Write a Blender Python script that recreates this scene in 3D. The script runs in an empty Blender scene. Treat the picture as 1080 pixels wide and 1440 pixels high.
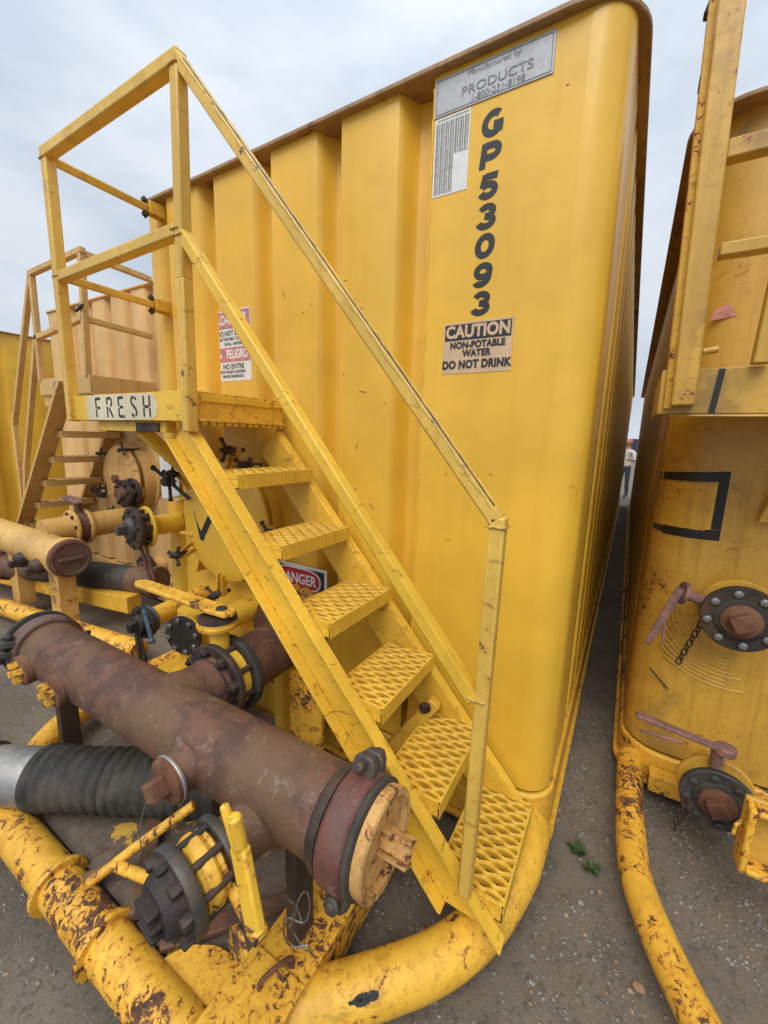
import bpy, bmesh, math, random
from mathutils import Vector, Matrix
random.seed(7)
C = bpy.context.scene.collection
S = bpy.context.scene
# ------------------------------------------------------------------ camera
cd = bpy.data.cameras.new('camera'); cam = bpy.data.objects.new('camera', cd); C.objects.link(cam); S.camera = cam
RX = ((0.8581551139, 0.1154111124, -0.5002409), (0.5126085, -0.1388734, 0.847328), (0.0283184, -0.9835621, -0.1783358))  # rows: world axes in (right, down, forward)
right = Vector((RX[0][0], RX[1][0], RX[2][0])).normalized(); down = Vector((RX[0][1], RX[1][1], RX[2][1])); fwd = Vector((RX[0][2], RX[1][2], RX[2][2])).normalized()
down = fwd.cross(right).normalized()
cam.matrix_world = Matrix((( right.x, -down.x, -fwd.x, 0), (right.y, -down.y, -fwd.y, 0), (right.z, -down.z, -fwd.z, 1.6), (0, 0, 0, 1)))
cd.sensor_fit = 'VERTICAL'; cd.sensor_height = 24.0; cd.lens = 577.04 / 1440 * 24.0; cd.clip_start = .02; cd.clip_end = 3000
# ------------------------------------------------------------------ world: overcast sky
W = bpy.data.worlds.new('World'); S.world = W; W.use_nodes = True
wn, wl = W.node_tree.nodes, W.node_tree.links
wn.clear()
SUN_EL, SUN_AZ = math.radians(52), math.radians(168)      # behind the camera, a little to its right
wo = wn.new('ShaderNodeOutputWorld'); bg = wn.new('ShaderNodeBackground'); sky = wn.new('ShaderNodeTexSky')
sky.sky_type = 'NISHITA'; sky.sun_disc = False; sky.sun_elevation = SUN_EL; sky.sun_rotation = SUN_AZ; sky.dust_density = 3.0
tc = wn.new('ShaderNodeTexCoord'); mp = wn.new('ShaderNodeMapping'); mp.inputs['Scale'].default_value = (1.6, 1.6, 4.0)
nz = wn.new('ShaderNodeTexNoise'); nz.inputs['Scale'].default_value = 1.5; nz.inputs['Detail'].default_value = 6; nz.inputs['Roughness'].default_value = .55
cr = wn.new('ShaderNodeValToRGB'); cr.color_ramp.elements[0].position = .40; cr.color_ramp.elements[1].position = .60
cr.color_ramp.elements[0].color = (4.4, 5.0, 5.75, 1); cr.color_ramp.elements[1].color = (5.8, 6.25, 6.8, 1)
sx = wn.new('ShaderNodeSeparateXYZ'); mr = wn.new('ShaderNodeMapRange'); mr.inputs[1].default_value = 0; mr.inputs[2].default_value = 1; mr.inputs[3].default_value = .9; mr.inputs[4].default_value = 1.7; pw = wn.new('ShaderNodeMath'); pw.operation = 'POWER'; pw.use_clamp = True; pw.inputs[1].default_value = 2.4
mul = wn.new('ShaderNodeMix'); mul.data_type = 'RGBA'; mul.blend_type = 'MULTIPLY'; mul.inputs[0].default_value = 1
mx = wn.new('ShaderNodeMix'); mx.data_type = 'RGBA'; mx.inputs[0].default_value = .93
bg.inputs['Strength'].default_value = .1
wl.new(tc.outputs['Generated'], mp.inputs[0]); wl.new(mp.outputs[0], nz.inputs[0]); wl.new(nz.outputs[0], cr.inputs[0])
wl.new(tc.outputs['Generated'], sx.inputs[0]); wl.new(sx.outputs[2], pw.inputs[0]); wl.new(pw.outputs[0], mr.inputs[0])
wl.new(cr.outputs[0], mul.inputs[6]); wl.new(mr.outputs[0], mul.inputs[7])
wl.new(sky.outputs[0], mx.inputs[6]); wl.new(mul.outputs[2], mx.inputs[7]); wl.new(mx.outputs[2], bg.inputs[0]); wl.new(bg.outputs[0], wo.inputs[0])
sl = bpy.data.lights.new('sun', 'SUN'); sl.energy = 1.5; sl.angle = math.radians(40); sl.color = (1, .96, .9)
so = bpy.data.objects.new('sun', sl); C.objects.link(so)
d = Vector((math.sin(SUN_AZ) * math.cos(SUN_EL), math.cos(SUN_AZ) * math.cos(SUN_EL), math.sin(SUN_EL)))
so.rotation_euler = (d).to_track_quat('Z', 'Y').to_euler(); so.location = (0, 0, 8)
S.view_settings.view_transform = 'Standard'; S.view_settings.look = 'None'; S.view_settings.gamma = 1; S.view_settings.exposure = .5
S.cycles.max_bounces = 5; S.cycles.diffuse_bounces = 3; S.cycles.glossy_bounces = 3; S.cycles.use_denoising = True

# ------------------------------------------------------------------ materials
def nodes(name):
    m = bpy.data.materials.new(name); m.use_nodes = True; n = m.node_tree.nodes; l = m.node_tree.links
    return m, n, l, n['Principled BSDF']
def val(n, l, op, a, b=None, c=None, clamp=False):
    q = n.new('ShaderNodeMath'); q.operation = op; q.use_clamp = clamp
    for i, x in enumerate((a, b, c)):
        if x is None: continue
        if isinstance(x, (int, float)): q.inputs[i].default_value = x
        else: l.new(x, q.inputs[i])
    return q.outputs[0]
def noise(n, l, co, scale, detail=6, rough=.6, stretch=None, dist=0):
    if stretch:
        mp = n.new('ShaderNodeMapping'); mp.inputs['Scale'].default_value = stretch; l.new(co, mp.inputs[0]); co = mp.outputs[0]
    t = n.new('ShaderNodeTexNoise'); t.inputs['Scale'].default_value = scale; t.inputs['Detail'].default_value = detail; t.inputs['Roughness'].default_value = rough
    t.inputs['Distortion'].default_value = dist
    l.new(co, t.inputs[0]); return t.outputs[0]
def smooth(n, l, x, a, b):
    q = n.new('ShaderNodeMapRange'); q.interpolation_type = 'SMOOTHSTEP'; q.inputs[1].default_value = a; q.inputs[2].default_value = b; l.new(x, q.inputs[0]); return q.outputs[0]
def mix(n, l, f, a, b, mode='MIX'):
    q = n.new('ShaderNodeMix'); q.data_type = 'RGBA'; q.blend_type = mode
    for i, x in ((0, f), (6, a), (7, b)):
        if isinstance(x, (int, float)): q.inputs[i].default_value = x
        elif isinstance(x, tuple): q.inputs[i].default_value = (*x, 1)
        else: l.new(x, q.inputs[i])
    return q.outputs[2]
def coords(n):
    t = n.new('ShaderNodeTexCoord'); return t.outputs['Object']
RUST1, RUST2 = (.135, .060, .030), (.060, .032, .020)
def paint(name, base, chips=.0, cscale=14, dirt=.25, edge=.35, rough=.42, rust=(RUST1, RUST2), fade=.12, stain=0.0, smear=0.0, coat=0.0):
    m, n, l, b = nodes(name); co = coords(n)
    big = noise(n, l, co, 2.1, 3, .6); fine = noise(n, l, co, 42, 4, .65)
    streak = noise(n, l, co, 6, 4, .65, (2.6, 2.6, .2))
    c = mix(n, l, smooth(n, l, big, .36, .64), tuple(x * (1 - fade) for x in base), tuple(min(1, x * (1 + fade * .7)) for x in base))
    c = mix(n, l, val(n, l, 'MULTIPLY', smooth(n, l, streak, .48, .72), dirt), c, tuple(x * y for x, y in zip(base, (.66, .58, .55))))
    c = mix(n, l, val(n, l, 'MULTIPLY', smooth(n, l, fine, .5, .72), dirt * .8), c, tuple(x * y for x, y in zip(base, (.68, .6, .6))))
    if stain:
        s = noise(n, l, co, 2.6, 5, .68); c = mix(n, l, val(n, l, 'MULTIPLY', smooth(n, l, s, .5, .68), stain), c, (.16, .09, .04))
    ch = noise(n, l, co, cscale, 6, .72, dist=.8); zone = noise(n, l, co, cscale * .12, 3, .6)
    th = val(n, l, 'ADD', ch, val(n, l, 'MULTIPLY', val(n, l, 'SUBTRACT', zone, .5), .7))
    cut = .79 - chips
    mask = smooth(n, l, th, cut, cut + .035)
    speck = val(n, l, 'ADD', noise(n, l, co, 64, 2, .6), val(n, l, 'MULTIPLY', val(n, l, 'SUBTRACT', zone, .5), .55)); mask = val(n, l, 'MAXIMUM', mask, val(n, l, 'MULTIPLY', smooth(n, l, speck, .80 - chips * .35, .82 - chips * .35), .85))
    if smear:
        sm = noise(n, l, co, 11, 4, .7, (1, 1, 2.2), 1.0); c = mix(n, l, val(n, l, 'MULTIPLY', smooth(n, l, sm, .60, .66), smear), c, (.055, .045, .02))
    if edge:
        bv = n.new('ShaderNodeBevel'); bv.samples = 3; bv.inputs[0].default_value = .007
        ge = n.new('ShaderNodeNewGeometry'); vm = n.new('ShaderNodeVectorMath'); vm.operation = 'DOT_PRODUCT'
        l.new(bv.outputs[0], vm.inputs[0]); l.new(ge.outputs['Normal'], vm.inputs[1])
        e = val(n, l, 'SUBTRACT', 1, vm.outputs['Value'])
        em = smooth(n, l, val(n, l, 'ADD', val(n, l, 'MULTIPLY', smooth(n, l, e, .03, .22), edge), ch), .90, .96)
        mask = val(n, l, 'MAXIMUM', mask, em)
    rc = mix(n, l, smooth(n, l, fine, .4, .62), rust[0], rust[1])
    halo = val(n, l, 'MULTIPLY', smooth(n, l, th, cut - .11, cut), .75)
    c = mix(n, l, halo, c, tuple(x * y for x, y in zip(base, (.75, .55, .5))))
    c = mix(n, l, mask, c, rc)
    l.new(c, b.inputs['Base Color'])
    if coat: b.inputs['Coat Weight'].default_value = coat; b.inputs['Coat Roughness'].default_value = .16; oil = noise(n, l, co, 3.2, 2, .5)
    l.new(val(n, l, 'ADD', val(n, l, 'MULTIPLY', mask, .4), val(n, l, 'ADD', val(n, l, 'MULTIPLY', fine, .22), rough - .11)), b.inputs['Roughness'])
    bp = n.new('ShaderNodeBump'); bp.inputs['Strength'].default_value = .25; bp.inputs['Distance'].default_value = .002
    l.new(fine, bp.inputs['Height']); l.new(bp.outputs[0], b.inputs['Normal'])
    if coat:
        b2 = n.new('ShaderNodeBump'); b2.inputs['Strength'].default_value = .35; b2.inputs['Distance'].default_value = .02; l.new(oil, b2.inputs['Height']); l.new(b2.outputs[0], bp.inputs['Normal'])
    return m
def mottled(name, a, b_, c_=None, scale=9, rough=.75, metal=0, bump=.5, light=None, lamount=.5, stretch=None):
    m, n, l, b = nodes(name); co = coords(n)
    f1 = noise(n, l, co, scale, 6, .7, stretch); f2 = noise(n, l, co, scale * .35, 3); f3 = noise(n, l, co, scale * 9, 3, .7)
    c = mix(n, l, smooth(n, l, f1, .40, .60), a, b_)
    if c_: c = mix(n, l, val(n, l, 'MULTIPLY', smooth(n, l, f2, .48, .60), .85), c, c_)
    if light: c = mix(n, l, val(n, l, 'MULTIPLY', smooth(n, l, noise(n, l, co, scale * 1.8, 5, .72, dist=1.2), .565, .66), lamount), c, light)
    c = mix(n, l, val(n, l, 'MULTIPLY', smooth(n, l, f3, .5, .75), .35), c, tuple(x * .45 for x in a))
    l.new(c, b.inputs['Base Color']); b.inputs['Metallic'].default_value = metal
    l.new(val(n, l, 'ADD', val(n, l, 'MULTIPLY', f1, .25), rough - .12), b.inputs['Roughness'])
    bp = n.new('ShaderNodeBump'); bp.inputs['Strength'].default_value = bump; bp.inputs['Distance'].default_value = .003
    l.new(f3, bp.inputs['Height']); l.new(bp.outputs[0], b.inputs['Normal'])
    return m
YB = (.80, .465, .038)
MT = {}
MT['tank'] = paint('tank_yellow_paint', YB, chips=-.01, cscale=15, dirt=.16, edge=.0, rough=.46, coat=.3, fade=.08)
MT['steel'] = paint('stair_yellow_paint', (.80, .485, .045), chips=.075, cscale=26, dirt=.35, edge=.40, rough=.42, smear=.5)
MT['treadpaint'] = paint('tread_yellow_paint', (.78, .48, .05), chips=-.1, cscale=26, dirt=.9, edge=0, rough=.45)
MT['rail'] = paint('rail_yellow_paint', (.74, .47, .085), chips=.085, cscale=28, dirt=.5, edge=.5, rough=.46, rust=((.11, .095, .095), (.07, .04, .03)), smear=.35)
MT['worn'] = paint('worn_yellow_paint', (.80, .45, .045), chips=.238, cscale=38, dirt=.6, edge=.42, rough=.5)
MT['half'] = paint('chipped_yellow_paint', (.78, .45, .045), chips=.155, cscale=36, dirt=.6, edge=.45, rough=.5, smear=.3)
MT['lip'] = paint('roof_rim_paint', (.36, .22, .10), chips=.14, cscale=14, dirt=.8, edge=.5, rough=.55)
MT['right'] = paint('grimy_yellow_paint', (.62, .36, .05), chips=.10, cscale=26, dirt=.6, edge=.0, rough=.42, stain=.6, coat=.15)
MT['beige'] = paint('faded_peach_paint', (.74, .47, .19), chips=-.02, cscale=12, dirt=.35, edge=.0, rough=.55)
MT['beige_steel'] = paint('faded_peach_steel', (.64, .40, .14), chips=.08, cscale=18, dirt=.6, edge=.4, rough=.55)
MT['oldyellow'] = paint('old_yellow_pipe', (.64, .39, .115), chips=.10, cscale=13, dirt=.7, edge=.4, rough=.5, stain=.3)
MT['cream'] = paint('cream_cap_paint', (.58, .34, .11), chips=.15, cscale=26, dirt=.9, edge=.6, rough=.65, stain=.55)
MT['rust'] = mottled('rusty_pipe', (.165, .075, .045), (.090, .048, .034), (.155, .088, .044), 10, .66, .08, .9, (.25, .22, .19), .42)
MT['rustdark'] = mottled('dark_rusty_iron', (.062, .045, .038), (.036, .029, .026), (.095, .055, .035), 12, .65, .3, .5)
MT['rustred'] = mottled('red_primer_iron', (.165, .058, .042), (.115, .048, .036), (.14, .09, .075), 10, .6, .1, .5, (.26, .22, .20), .5)
MT['rustorange'] = mottled('orange_rusty_plug', (.17, .068, .032), (.10, .042, .026), (.21, .10, .05), 18, .8, 0, .7)
MT['greyiron'] = mottled('grey_cast_iron', (.085, .083, .080), (.050, .048, .046), (.105, .08, .058), 12, .55, .4, .5)
MT['rubber'] = mottled('black_rubber', (.024, .023, .019), (.046, .042, .034), (.068, .060, .046), 11, .78, 0, .8, (.11, .095, .07), .5)
MT['alu'] = mottled('scuffed_aluminium', (.40, .39, .37), (.28, .275, .26), (.33, .31, .28), 10, .48, .55, .35)
MT['zinc'] = mottled('zinc_bolt', (.30, .31, .32), (.20, .20, .20), (.15, .12, .09), 30, .4, .7, .3)
MT['pink'] = mottled('faded_pink_lever', (.30, .15, .12), (.18, .10, .085), (.12, .08, .065), 22, .7, .05, .6)
MT['bluepaint'] = mottled('blue_lever', (.07, .13, .20), (.05, .08, .11), None, 20, .5, .1, .4)
MT['deck'] = paint('dirty_deck_plate', (.13, .085, .055), chips=-.02, cscale=6, dirt=.7, edge=.3, rough=.8)
def deckmat():
    m, n, l, b = nodes('dirty_deck'); co = coords(n)
    f1 = noise(n, l, co, 5, 8, .65); f2 = noise(n, l, co, 30, 6, .7)
    c = mix(n, l, smooth(n, l, f2, .3, .7), (.10, .075, .056), (.16, .12, .088))
    c = mix(n, l, smooth(n, l, f1, .585, .60), c, (.60, .36, .05))
    c = mix(n, l, val(n, l, 'MULTIPLY', smooth(n, l, noise(n, l, co, 16, 6, .7), .55, .62), .8), c, (.11, .05, .028))
    l.new(c, b.inputs['Base Color']); b.inputs['Roughness'].default_value = .85
    bp = n.new('ShaderNodeBump'); bp.inputs['Strength'].default_value = .6; bp.inputs['Distance'].default_value = .004; l.new(f2, bp.inputs['Height']); l.new(bp.outputs[0], b.inputs['Normal'])
    return m
MT['deck'] = deckmat()
def plain(name, col, rough=.6, metal=0, var=.12, scale=30):
    m, n, l, b = nodes(name); co = coords(n); f = noise(n, l, co, scale, 5, .65)
    l.new(mix(n, l, smooth(n, l, f, .3, .7), tuple(x * (1 - var) for x in col), tuple(min(1, x * (1 + var)) for x in col)), b.inputs['Base Color'])
    b.inputs['Roughness'].default_value = rough; b.inputs['Metallic'].default_value = metal; return m
MT['ink'] = plain('black_lettering', (.022, .024, .026), .5)
MT['tape'] = plain('black_tape', (.016, .016, .016), .55)
MT['white'] = plain('white_sticker', (.72, .72, .71), .5, 0, .06)
MT['fadedred'] = plain('faded_red_print', (.52, .20, .20), .55, 0, .2)
MT['red'] = plain('red_print', (.42, .022, .03), .45)
MT['peachsticker'] = plain('cracked_peach_sticker', (.60, .42, .26), .5, 0, .1, 16)
MT['creamline'] = plain('sticker_cracks', (.66, .52, .30), .5)
MT['aluplate'] = mottled('aluminium_plate', (.40, .42, .44), (.33, .345, .36), (.46, .47, .48), 6, .42, .25, .1)
MT['plategrey'] = plain('worn_grey_print', (.22, .225, .225), .5, 0, .3, 60)
MT['cream_patch'] = paint('cream_painted_patch', (.66, .58, .40), chips=.0, cscale=22, dirt=.6, edge=0, rough=.6)
MT['pinkscrap'] = plain('torn_pink_sticker', (.50, .20, .15), .6, 0, .25)
MT['chain'] = mottled('rusty_chain', (.08, .045, .03), (.05, .03, .022), None, 40, .8, .2, .3)
def ground_mat():
    m, n, l, b = nodes('packed_gravel'); co = coords(n)
    big = noise(n, l, co, .9, 4, .55); mid = noise(n, l, co, 9, 6, .65); fine = noise(n, l, co, 190, 4, .75); grit = noise(n, l, co, 420, 2, .6)
    vo = n.new('ShaderNodeTexVoronoi'); vo.inputs['Scale'].default_value = 75; l.new(co, vo.inputs[0])
    vo2 = n.new('ShaderNodeTexVoronoi'); vo2.inputs['Scale'].default_value = 32; l.new(co, vo2.inputs[0])
    c = mix(n, l, smooth(n, l, big, .35, .65), (.175, .137, .098), (.230, .188, .140))
    c = mix(n, l, val(n, l, 'MULTIPLY', smooth(n, l, mid, .45, .7), .5), c, (.105, .084, .060))
    sep = n.new('ShaderNodeSeparateColor'); l.new(vo.outputs['Color'], sep.inputs[0])
    c = mix(n, l, val(n, l, 'MULTIPLY', smooth(n, l, sep.outputs[0], .72, .95), val(n, l, 'SUBTRACT', 1, smooth(n, l, vo.outputs['Distance'], .25, .5))), c, (.20, .18, .16))
    c = mix(n, l, val(n, l, 'MULTIPLY', smooth(n, l, sep.outputs[1], .8, .95), .45), c, (.05, .044, .038))
    c = mix(n, l, val(n, l, 'MULTIPLY', smooth(n, l, fine, .4, .7), .35), c, (.06, .052, .045))
    c = mix(n, l, val(n, l, 'MULTIPLY', smooth(n, l, grit, .52, .68), .5), c, (.27, .235, .195))
    c = mix(n, l, val(n, l, 'MULTIPLY', smooth(n, l, noise(n, l, co, .55, 3, .6), .5, .62), .45), c, (.085, .072, .058))
    l.new(c, b.inputs['Base Color']); b.inputs['Roughness'].default_value = .92
    h = val(n, l, 'ADD', val(n, l, 'ADD', val(n, l, 'MULTIPLY', mid, .8), val(n, l, 'MULTIPLY', fine, 1.1)), val(n, l, 'MULTIPLY', val(n, l, 'SUBTRACT', .8, vo.outputs['Distance']), .45))
    bp = n.new('ShaderNodeBump'); bp.inputs['Strength'].default_value = .8; bp.inputs['Distance'].default_value = .006; l.new(h, bp.inputs['Height']); l.new(bp.outputs[0], b.inputs['Normal'])
    return m
MT['ground'] = ground_mat()
MT['stone_grey'] = plain('grey_stone', (.24, .225, .205), .9, 0, .35, 25)
MT['stone_tan'] = plain('tan_stone', (.34, .22, .13), .9, 0, .3, 25)
MT['grass'] = plain('weed_leaf', (.045, .085, .02), .6, 0, .4, 40)

# ------------------------------------------------------------------ mesh helpers
LOC = {}
def basis(dirv, up=(0, 0, 1)):
    w = Vector(dirv).normalized(); u = Vector(up)
    if abs(w.dot(u.normalized())) > .999: u = Vector((0, 1, 0)) if abs(w.y) < .9 else Vector((1, 0, 0))
    s = u.cross(w).normalized(); t = w.cross(s).normalized(); return s, t, w     # side, up, along
class MB:
    def __init__(self): self.v = []; self.f = []
    def add(self, vs, fs):
        o = len(self.v); self.v += [Vector(x) for x in vs]; self.f += [tuple(i + o for i in q) for q in fs]; return self
    def box(self, c, s, rot=None):
        c = Vector(c); vs = []
        for x in (-.5, .5):
            for y in (-.5, .5):
                for z in (-.5, .5):
                    q = Vector((x * s[0], y * s[1], z * s[2])); vs.append(c + (rot @ q if rot else q))
        return self.add(vs, [(0, 1, 3, 2), (4, 6, 7, 5), (0, 4, 5, 1), (2, 3, 7, 6), (0, 2, 6, 4), (1, 5, 7, 3)])
    def span(self, a, b): return self.box([(x + y) / 2 for x, y in zip(a, b)], [abs(y - x) for x, y in zip(a, b)])
    def beam(self, p0, p1, w, h, up=(0, 0, 1)):
        p0, p1 = Vector(p0), Vector(p1); s, t, a = basis(p1 - p0, up)
        vs = [p + s * (w / 2 * i) + t * (h / 2 * j) for p in (p0, p1) for i, j in ((-1, -1), (1, -1), (1, 1), (-1, 1))]
        return self.add(vs, [(3, 2, 1, 0), (4, 5, 6, 7), (0, 1, 5, 4), (1, 2, 6, 5), (2, 3, 7, 6), (3, 0, 4, 7)])
    def lathe(self, p0, dirv, prof, seg=24, cap=True, noisef=None):
        p0 = Vector(p0); s, t, a = basis(dirv); vs = []; fs = []
        for (q, r) in prof:
            for i in range(seg):
                an = 2 * math.pi * i / seg; vs.append(p0 + a * q + (s * math.cos(an) + t * math.sin(an)) * r)
        n = len(prof)
        for k in range(n - 1):
            for i in range(seg):
                j = (i + 1) % seg; fs.append((k * seg + i, k * seg + j, (k + 1) * seg + j, (k + 1) * seg + i))
        if cap: fs.append(tuple(reversed(range(seg)))); fs.append(tuple((n - 1) * seg + i for i in range(seg)))
        return self.add(vs, fs)
    def cyl(self, p0, p1, r, seg=24, r1=None):
        p0, p1 = Vector(p0), Vector(p1); return self.lathe(p0, p1 - p0, [(0, r), ((p1 - p0).length, r if r1 is None else r1)], seg)
    def sweep(self, pts, r, seg=16, cap=True):
        pts = [Vector(p) for p in pts]; n = len(pts); vs = []; fs = []; prev = None
        for k, p in enumerate(pts):
            tg = (pts[min(k + 1, n - 1)] - pts[max(k - 1, 0)]).normalized()
            if prev is None: s, t, _ = basis(tg)
            else:
                s = (prev - tg * prev.dot(tg)).normalized(); t = tg.cross(s)
            prev = s; rr = r[k] if isinstance(r, (list, tuple)) else r
            for i in range(seg):
                an = 2 * math.pi * i / seg; vs.append(p + (s * math.cos(an) + t * math.sin(an)) * rr)
        for k in range(n - 1):
            for i in range(seg):
                j = (i + 1) % seg; fs.append((k * seg + i, k * seg + j, (k + 1) * seg + j, (k + 1) * seg + i))
        if cap: fs.append(tuple(reversed(range(seg)))); fs.append(tuple((n - 1) * seg + i for i in range(seg)))
        return self.add(vs, fs)
    def prism(self, poly, o, u, v, th):      # polygon in (u,v), extruded by th along u x v
        o, u, v = Vector(o), Vector(u), Vector(v); w = u.cross(v).normalized(); n = len(poly)
        vs = [o + u * a + v * b for a, b in poly] + [o + u * a + v * b + w * th for a, b in poly]
        fs = [tuple(reversed(range(n))), tuple(range(n, 2 * n))] + [(i, (i + 1) % n, n + (i + 1) % n, n + i) for i in range(n)]
        return self.add(vs, fs)
    def wall(self, path, z0, z1, closed=False, rows=1):   # extrude an XY path upwards
        n = len(path); vs = []; fs = []
        for k in range(rows + 1):
            z = z0 + (z1 - z0) * k / rows; vs += [(x, y, z) for x, y in path]
        for k in range(rows):
            for i in range(n if closed else n - 1):
                j = (i + 1) % n; fs.append((k * n + i, k * n + j, (k + 1) * n + j, (k + 1) * n + i))
        return self.add(vs, fs)
    def build(self, name, mat, parent=None, bevel=0, angle=38, label=None, kind=None, solid=0):
        off = LOC.get(parent, Vector((0, 0, 0))) if parent else Vector((0, 0, 0))
        me = bpy.data.meshes.new(name); me.from_pydata([tuple(x - off) for x in self.v], [], self.f); me.update()
        bm = bmesh.new(); bm.from_mesh(me); bmesh.ops.recalc_face_normals(bm, faces=bm.faces); bm.to_mesh(me); bm.free()
        me.materials.append(MT[mat] if isinstance(mat, str) else mat)
        me.shade_smooth(); me.set_sharp_from_angle(angle=math.radians(angle))
        o = bpy.data.objects.new(name, me); C.objects.link(o)
        if parent: o.parent = parent; LOC[o] = off
        else: LOC[o] = Vector((0, 0, 0))
        if solid:
            q = o.modifiers.new('thick', 'SOLIDIFY'); q.thickness = solid; q.offset = -1
        if bevel:
            q = o.modifiers.new('bevel', 'BEVEL'); q.width = bevel; q.segments = 2; q.limit_method = 'ANGLE'; q.angle_limit = math.radians(40)
        if label: o['label'] = label
        if kind: o['kind'] = kind
        return o
def root(name, loc, label, cat, group=None):
    o = bpy.data.objects.new(name, None); o.location = loc; C.objects.link(o); LOC[o] = Vector(loc)
    o['label'] = label; o['category'] = cat
    if group: o['group'] = group
    return o
def part(name, parent, label=None):
    o = bpy.data.objects.new(name, None); C.objects.link(o); o.parent = parent; LOC[o] = LOC[parent]
    if label: o['label'] = label
    return o
def tag(o, label, cat, group=None):
    o['label'] = label; o['category'] = cat
    if group: o['group'] = group
    return o
def frame(p, dirv, up=(0, 0, 1), roll=0):
    s, t, a = basis(dirv, up); m = Matrix(((s.x, t.x, a.x, p[0]), (s.y, t.y, a.y, p[1]), (s.z, t.z, a.z, p[2]), (0, 0, 0, 1)))
    return m @ Matrix.Rotation(roll, 4, 'Z')
_shared = {}
def shared(key, fn, mat):
    if key not in _shared:
        m = MB(); fn(m); o = m.build(key[0], mat); _shared[key] = o.data; bpy.data.objects.remove(o)
    return _shared[key]
def inst(name, me, mw, parent):
    o = bpy.data.objects.new(name, me); C.objects.link(o); o.parent = parent; o.matrix_local = Matrix.Translation(-LOC[parent]) @ mw; LOC[o] = LOC[parent]; return o
def bolt(parent, p, dirv, r=.014, L=.018, mat='rustdark', stud=0, name='bolt'):
    def fn(m):
        m.lathe((0, 0, 0), (0, 0, 1), [(0, r), (L * .85, r), (L, r * .82)], 6)
        if stud: m.lathe((0, 0, L * .9), (0, 0, 1), [(0, r * .5), (stud, r * .5)], 8)
    return inst(name, shared((name, r, L, mat, stud), fn, mat), frame(p, dirv, roll=random.random()), parent)
def ring(p, dirv, R, n, ph=0):
    s, t, a = basis(dirv); p = Vector(p)
    return [p + (s * math.cos(ph + 2 * math.pi * i / n) + t * math.sin(ph + 2 * math.pi * i / n)) * R for i in range(n)]
def flange(parent, p, dirv, r, th, mat, n=8, bm='rustdark', br=.014, bL=.018, name='flange', stud=0, bore=None, bolts=True):
    p = Vector(p); dv = Vector(dirv).normalized(); m = MB()
    m.lathe(p, dv, [(0, r * .97), (.004, r), (th - .004, r), (th, r * .97)], 40)
    o = m.build(name, mat, parent)
    if bolts:
        for q in ring(p + dv * th, dv, r * .8, n, .2): bolt(parent, q, dv, br, bL, bm, stud)
    return o
def arc(cx, cy, r, a0, a1, n=8): return [(cx + r * math.cos(math.radians(a0 + (a1 - a0) * i / n)), cy + r * math.sin(math.radians(a0 + (a1 - a0) * i / n))) for i in range(n + 1)]
# text -> mesh
def text_mesh(s, size, offset=0, shear=0, spacing=1.0, align='CENTER', sx=1.0):
    cu = bpy.data.curves.new('text', 'FONT'); cu.body = s; cu.size = size; cu.offset = offset; cu.shear = shear; cu.space_character = spacing; cu.align_x = align; cu.align_y = 'CENTER'; cu.resolution_u = 4
    o = bpy.data.objects.new('text', cu); C.objects.link(o)
    me = bpy.data.meshes.new_from_object(o.evaluated_get(bpy.context.evaluated_depsgraph_get()))
    bpy.data.objects.remove(o); bpy.data.curves.remove(cu)
    vs = [v.co.copy() for v in me.vertices]; fs = [tuple(p.vertices) for p in me.polygons]; bpy.data.meshes.remove(me)
    return [(v.x * sx, v.y) for v in vs], fs
def lettering(name, parent, items, mat, y, clip=None, label=None):
    """flat print on a plane facing -Y; items: (string, x, z, size, offset, shear, spacing, xscale); one object per line of print"""
    for it in items:
        m = MB(); st_, x, z, size, off, sh, sp, sxx = it
        vs, fs = text_mesh(st_, size, off, sh, sp, 'CENTER', sxx); m.add([(x + a, y, z + b) for a, b in vs], fs)
        if clip is not None:
            me = bpy.data.meshes.new('t'); me.from_pydata([tuple(v) for v in m.v], [], m.f); bm = bmesh.new(); bm.from_mesh(me)
            bmesh.ops.bisect_plane(bm, geom=bm.verts[:] + bm.edges[:] + bm.faces[:], plane_co=(clip, 0, 0), plane_no=(1, 0, 0), clear_inner=True)
            bm.verts.ensure_lookup_table(); bm.verts.index_update(); m.v = [v.co.copy() for v in bm.verts]; m.f = [tuple(v.index for v in f.verts) for f in bm.faces]; bm.free()
        if m.v: m.build(name, mat, parent, label=label)
def el(cx, cy, rx, ry_, a0, a1, n=14): return [(cx + rx * math.cos(math.radians(a0 + (a1 - a0) * i / n)), cy + ry_ * math.sin(math.radians(a0 + (a1 - a0) * i / n))) for i in range(n + 1)]
GL = {'G': [el(.40, .5, .30, .39, 52, 322, 22) + [(.66, .40)], [(.42, .44), (.76, .44)], [(.66, .46), (.66, .12)]],
      'P': [[(.12, 0), (.12, 1)], [(.12, .885), (.40, .885)] + el(.42, .655, .225, .23, 90, -90, 14) + [(.12, .425)]],
      '5': [[(.66, .885), (.20, .885)], [(.215, .98), (.155, .47)], el(.37, .335, .255, .235, 150, -160, 20)],
      '3': [el(.36, .70, .23, .195, 165, -80, 14), el(.37, .29, .26, .20, 80, -170, 16), [(.30, .505), (.42, .505)]],
      '0': [el(.38, .5, .26, .39, 0, 360, 30)],
      '9': [el(.37, .655, .245, .24, 0, 360, 24), [(.612, .69)] + el(.35, .45, .262, .345, 20, -75, 12) + el(.34, .22, .2, .125, -90, -175, 6)]}
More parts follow.
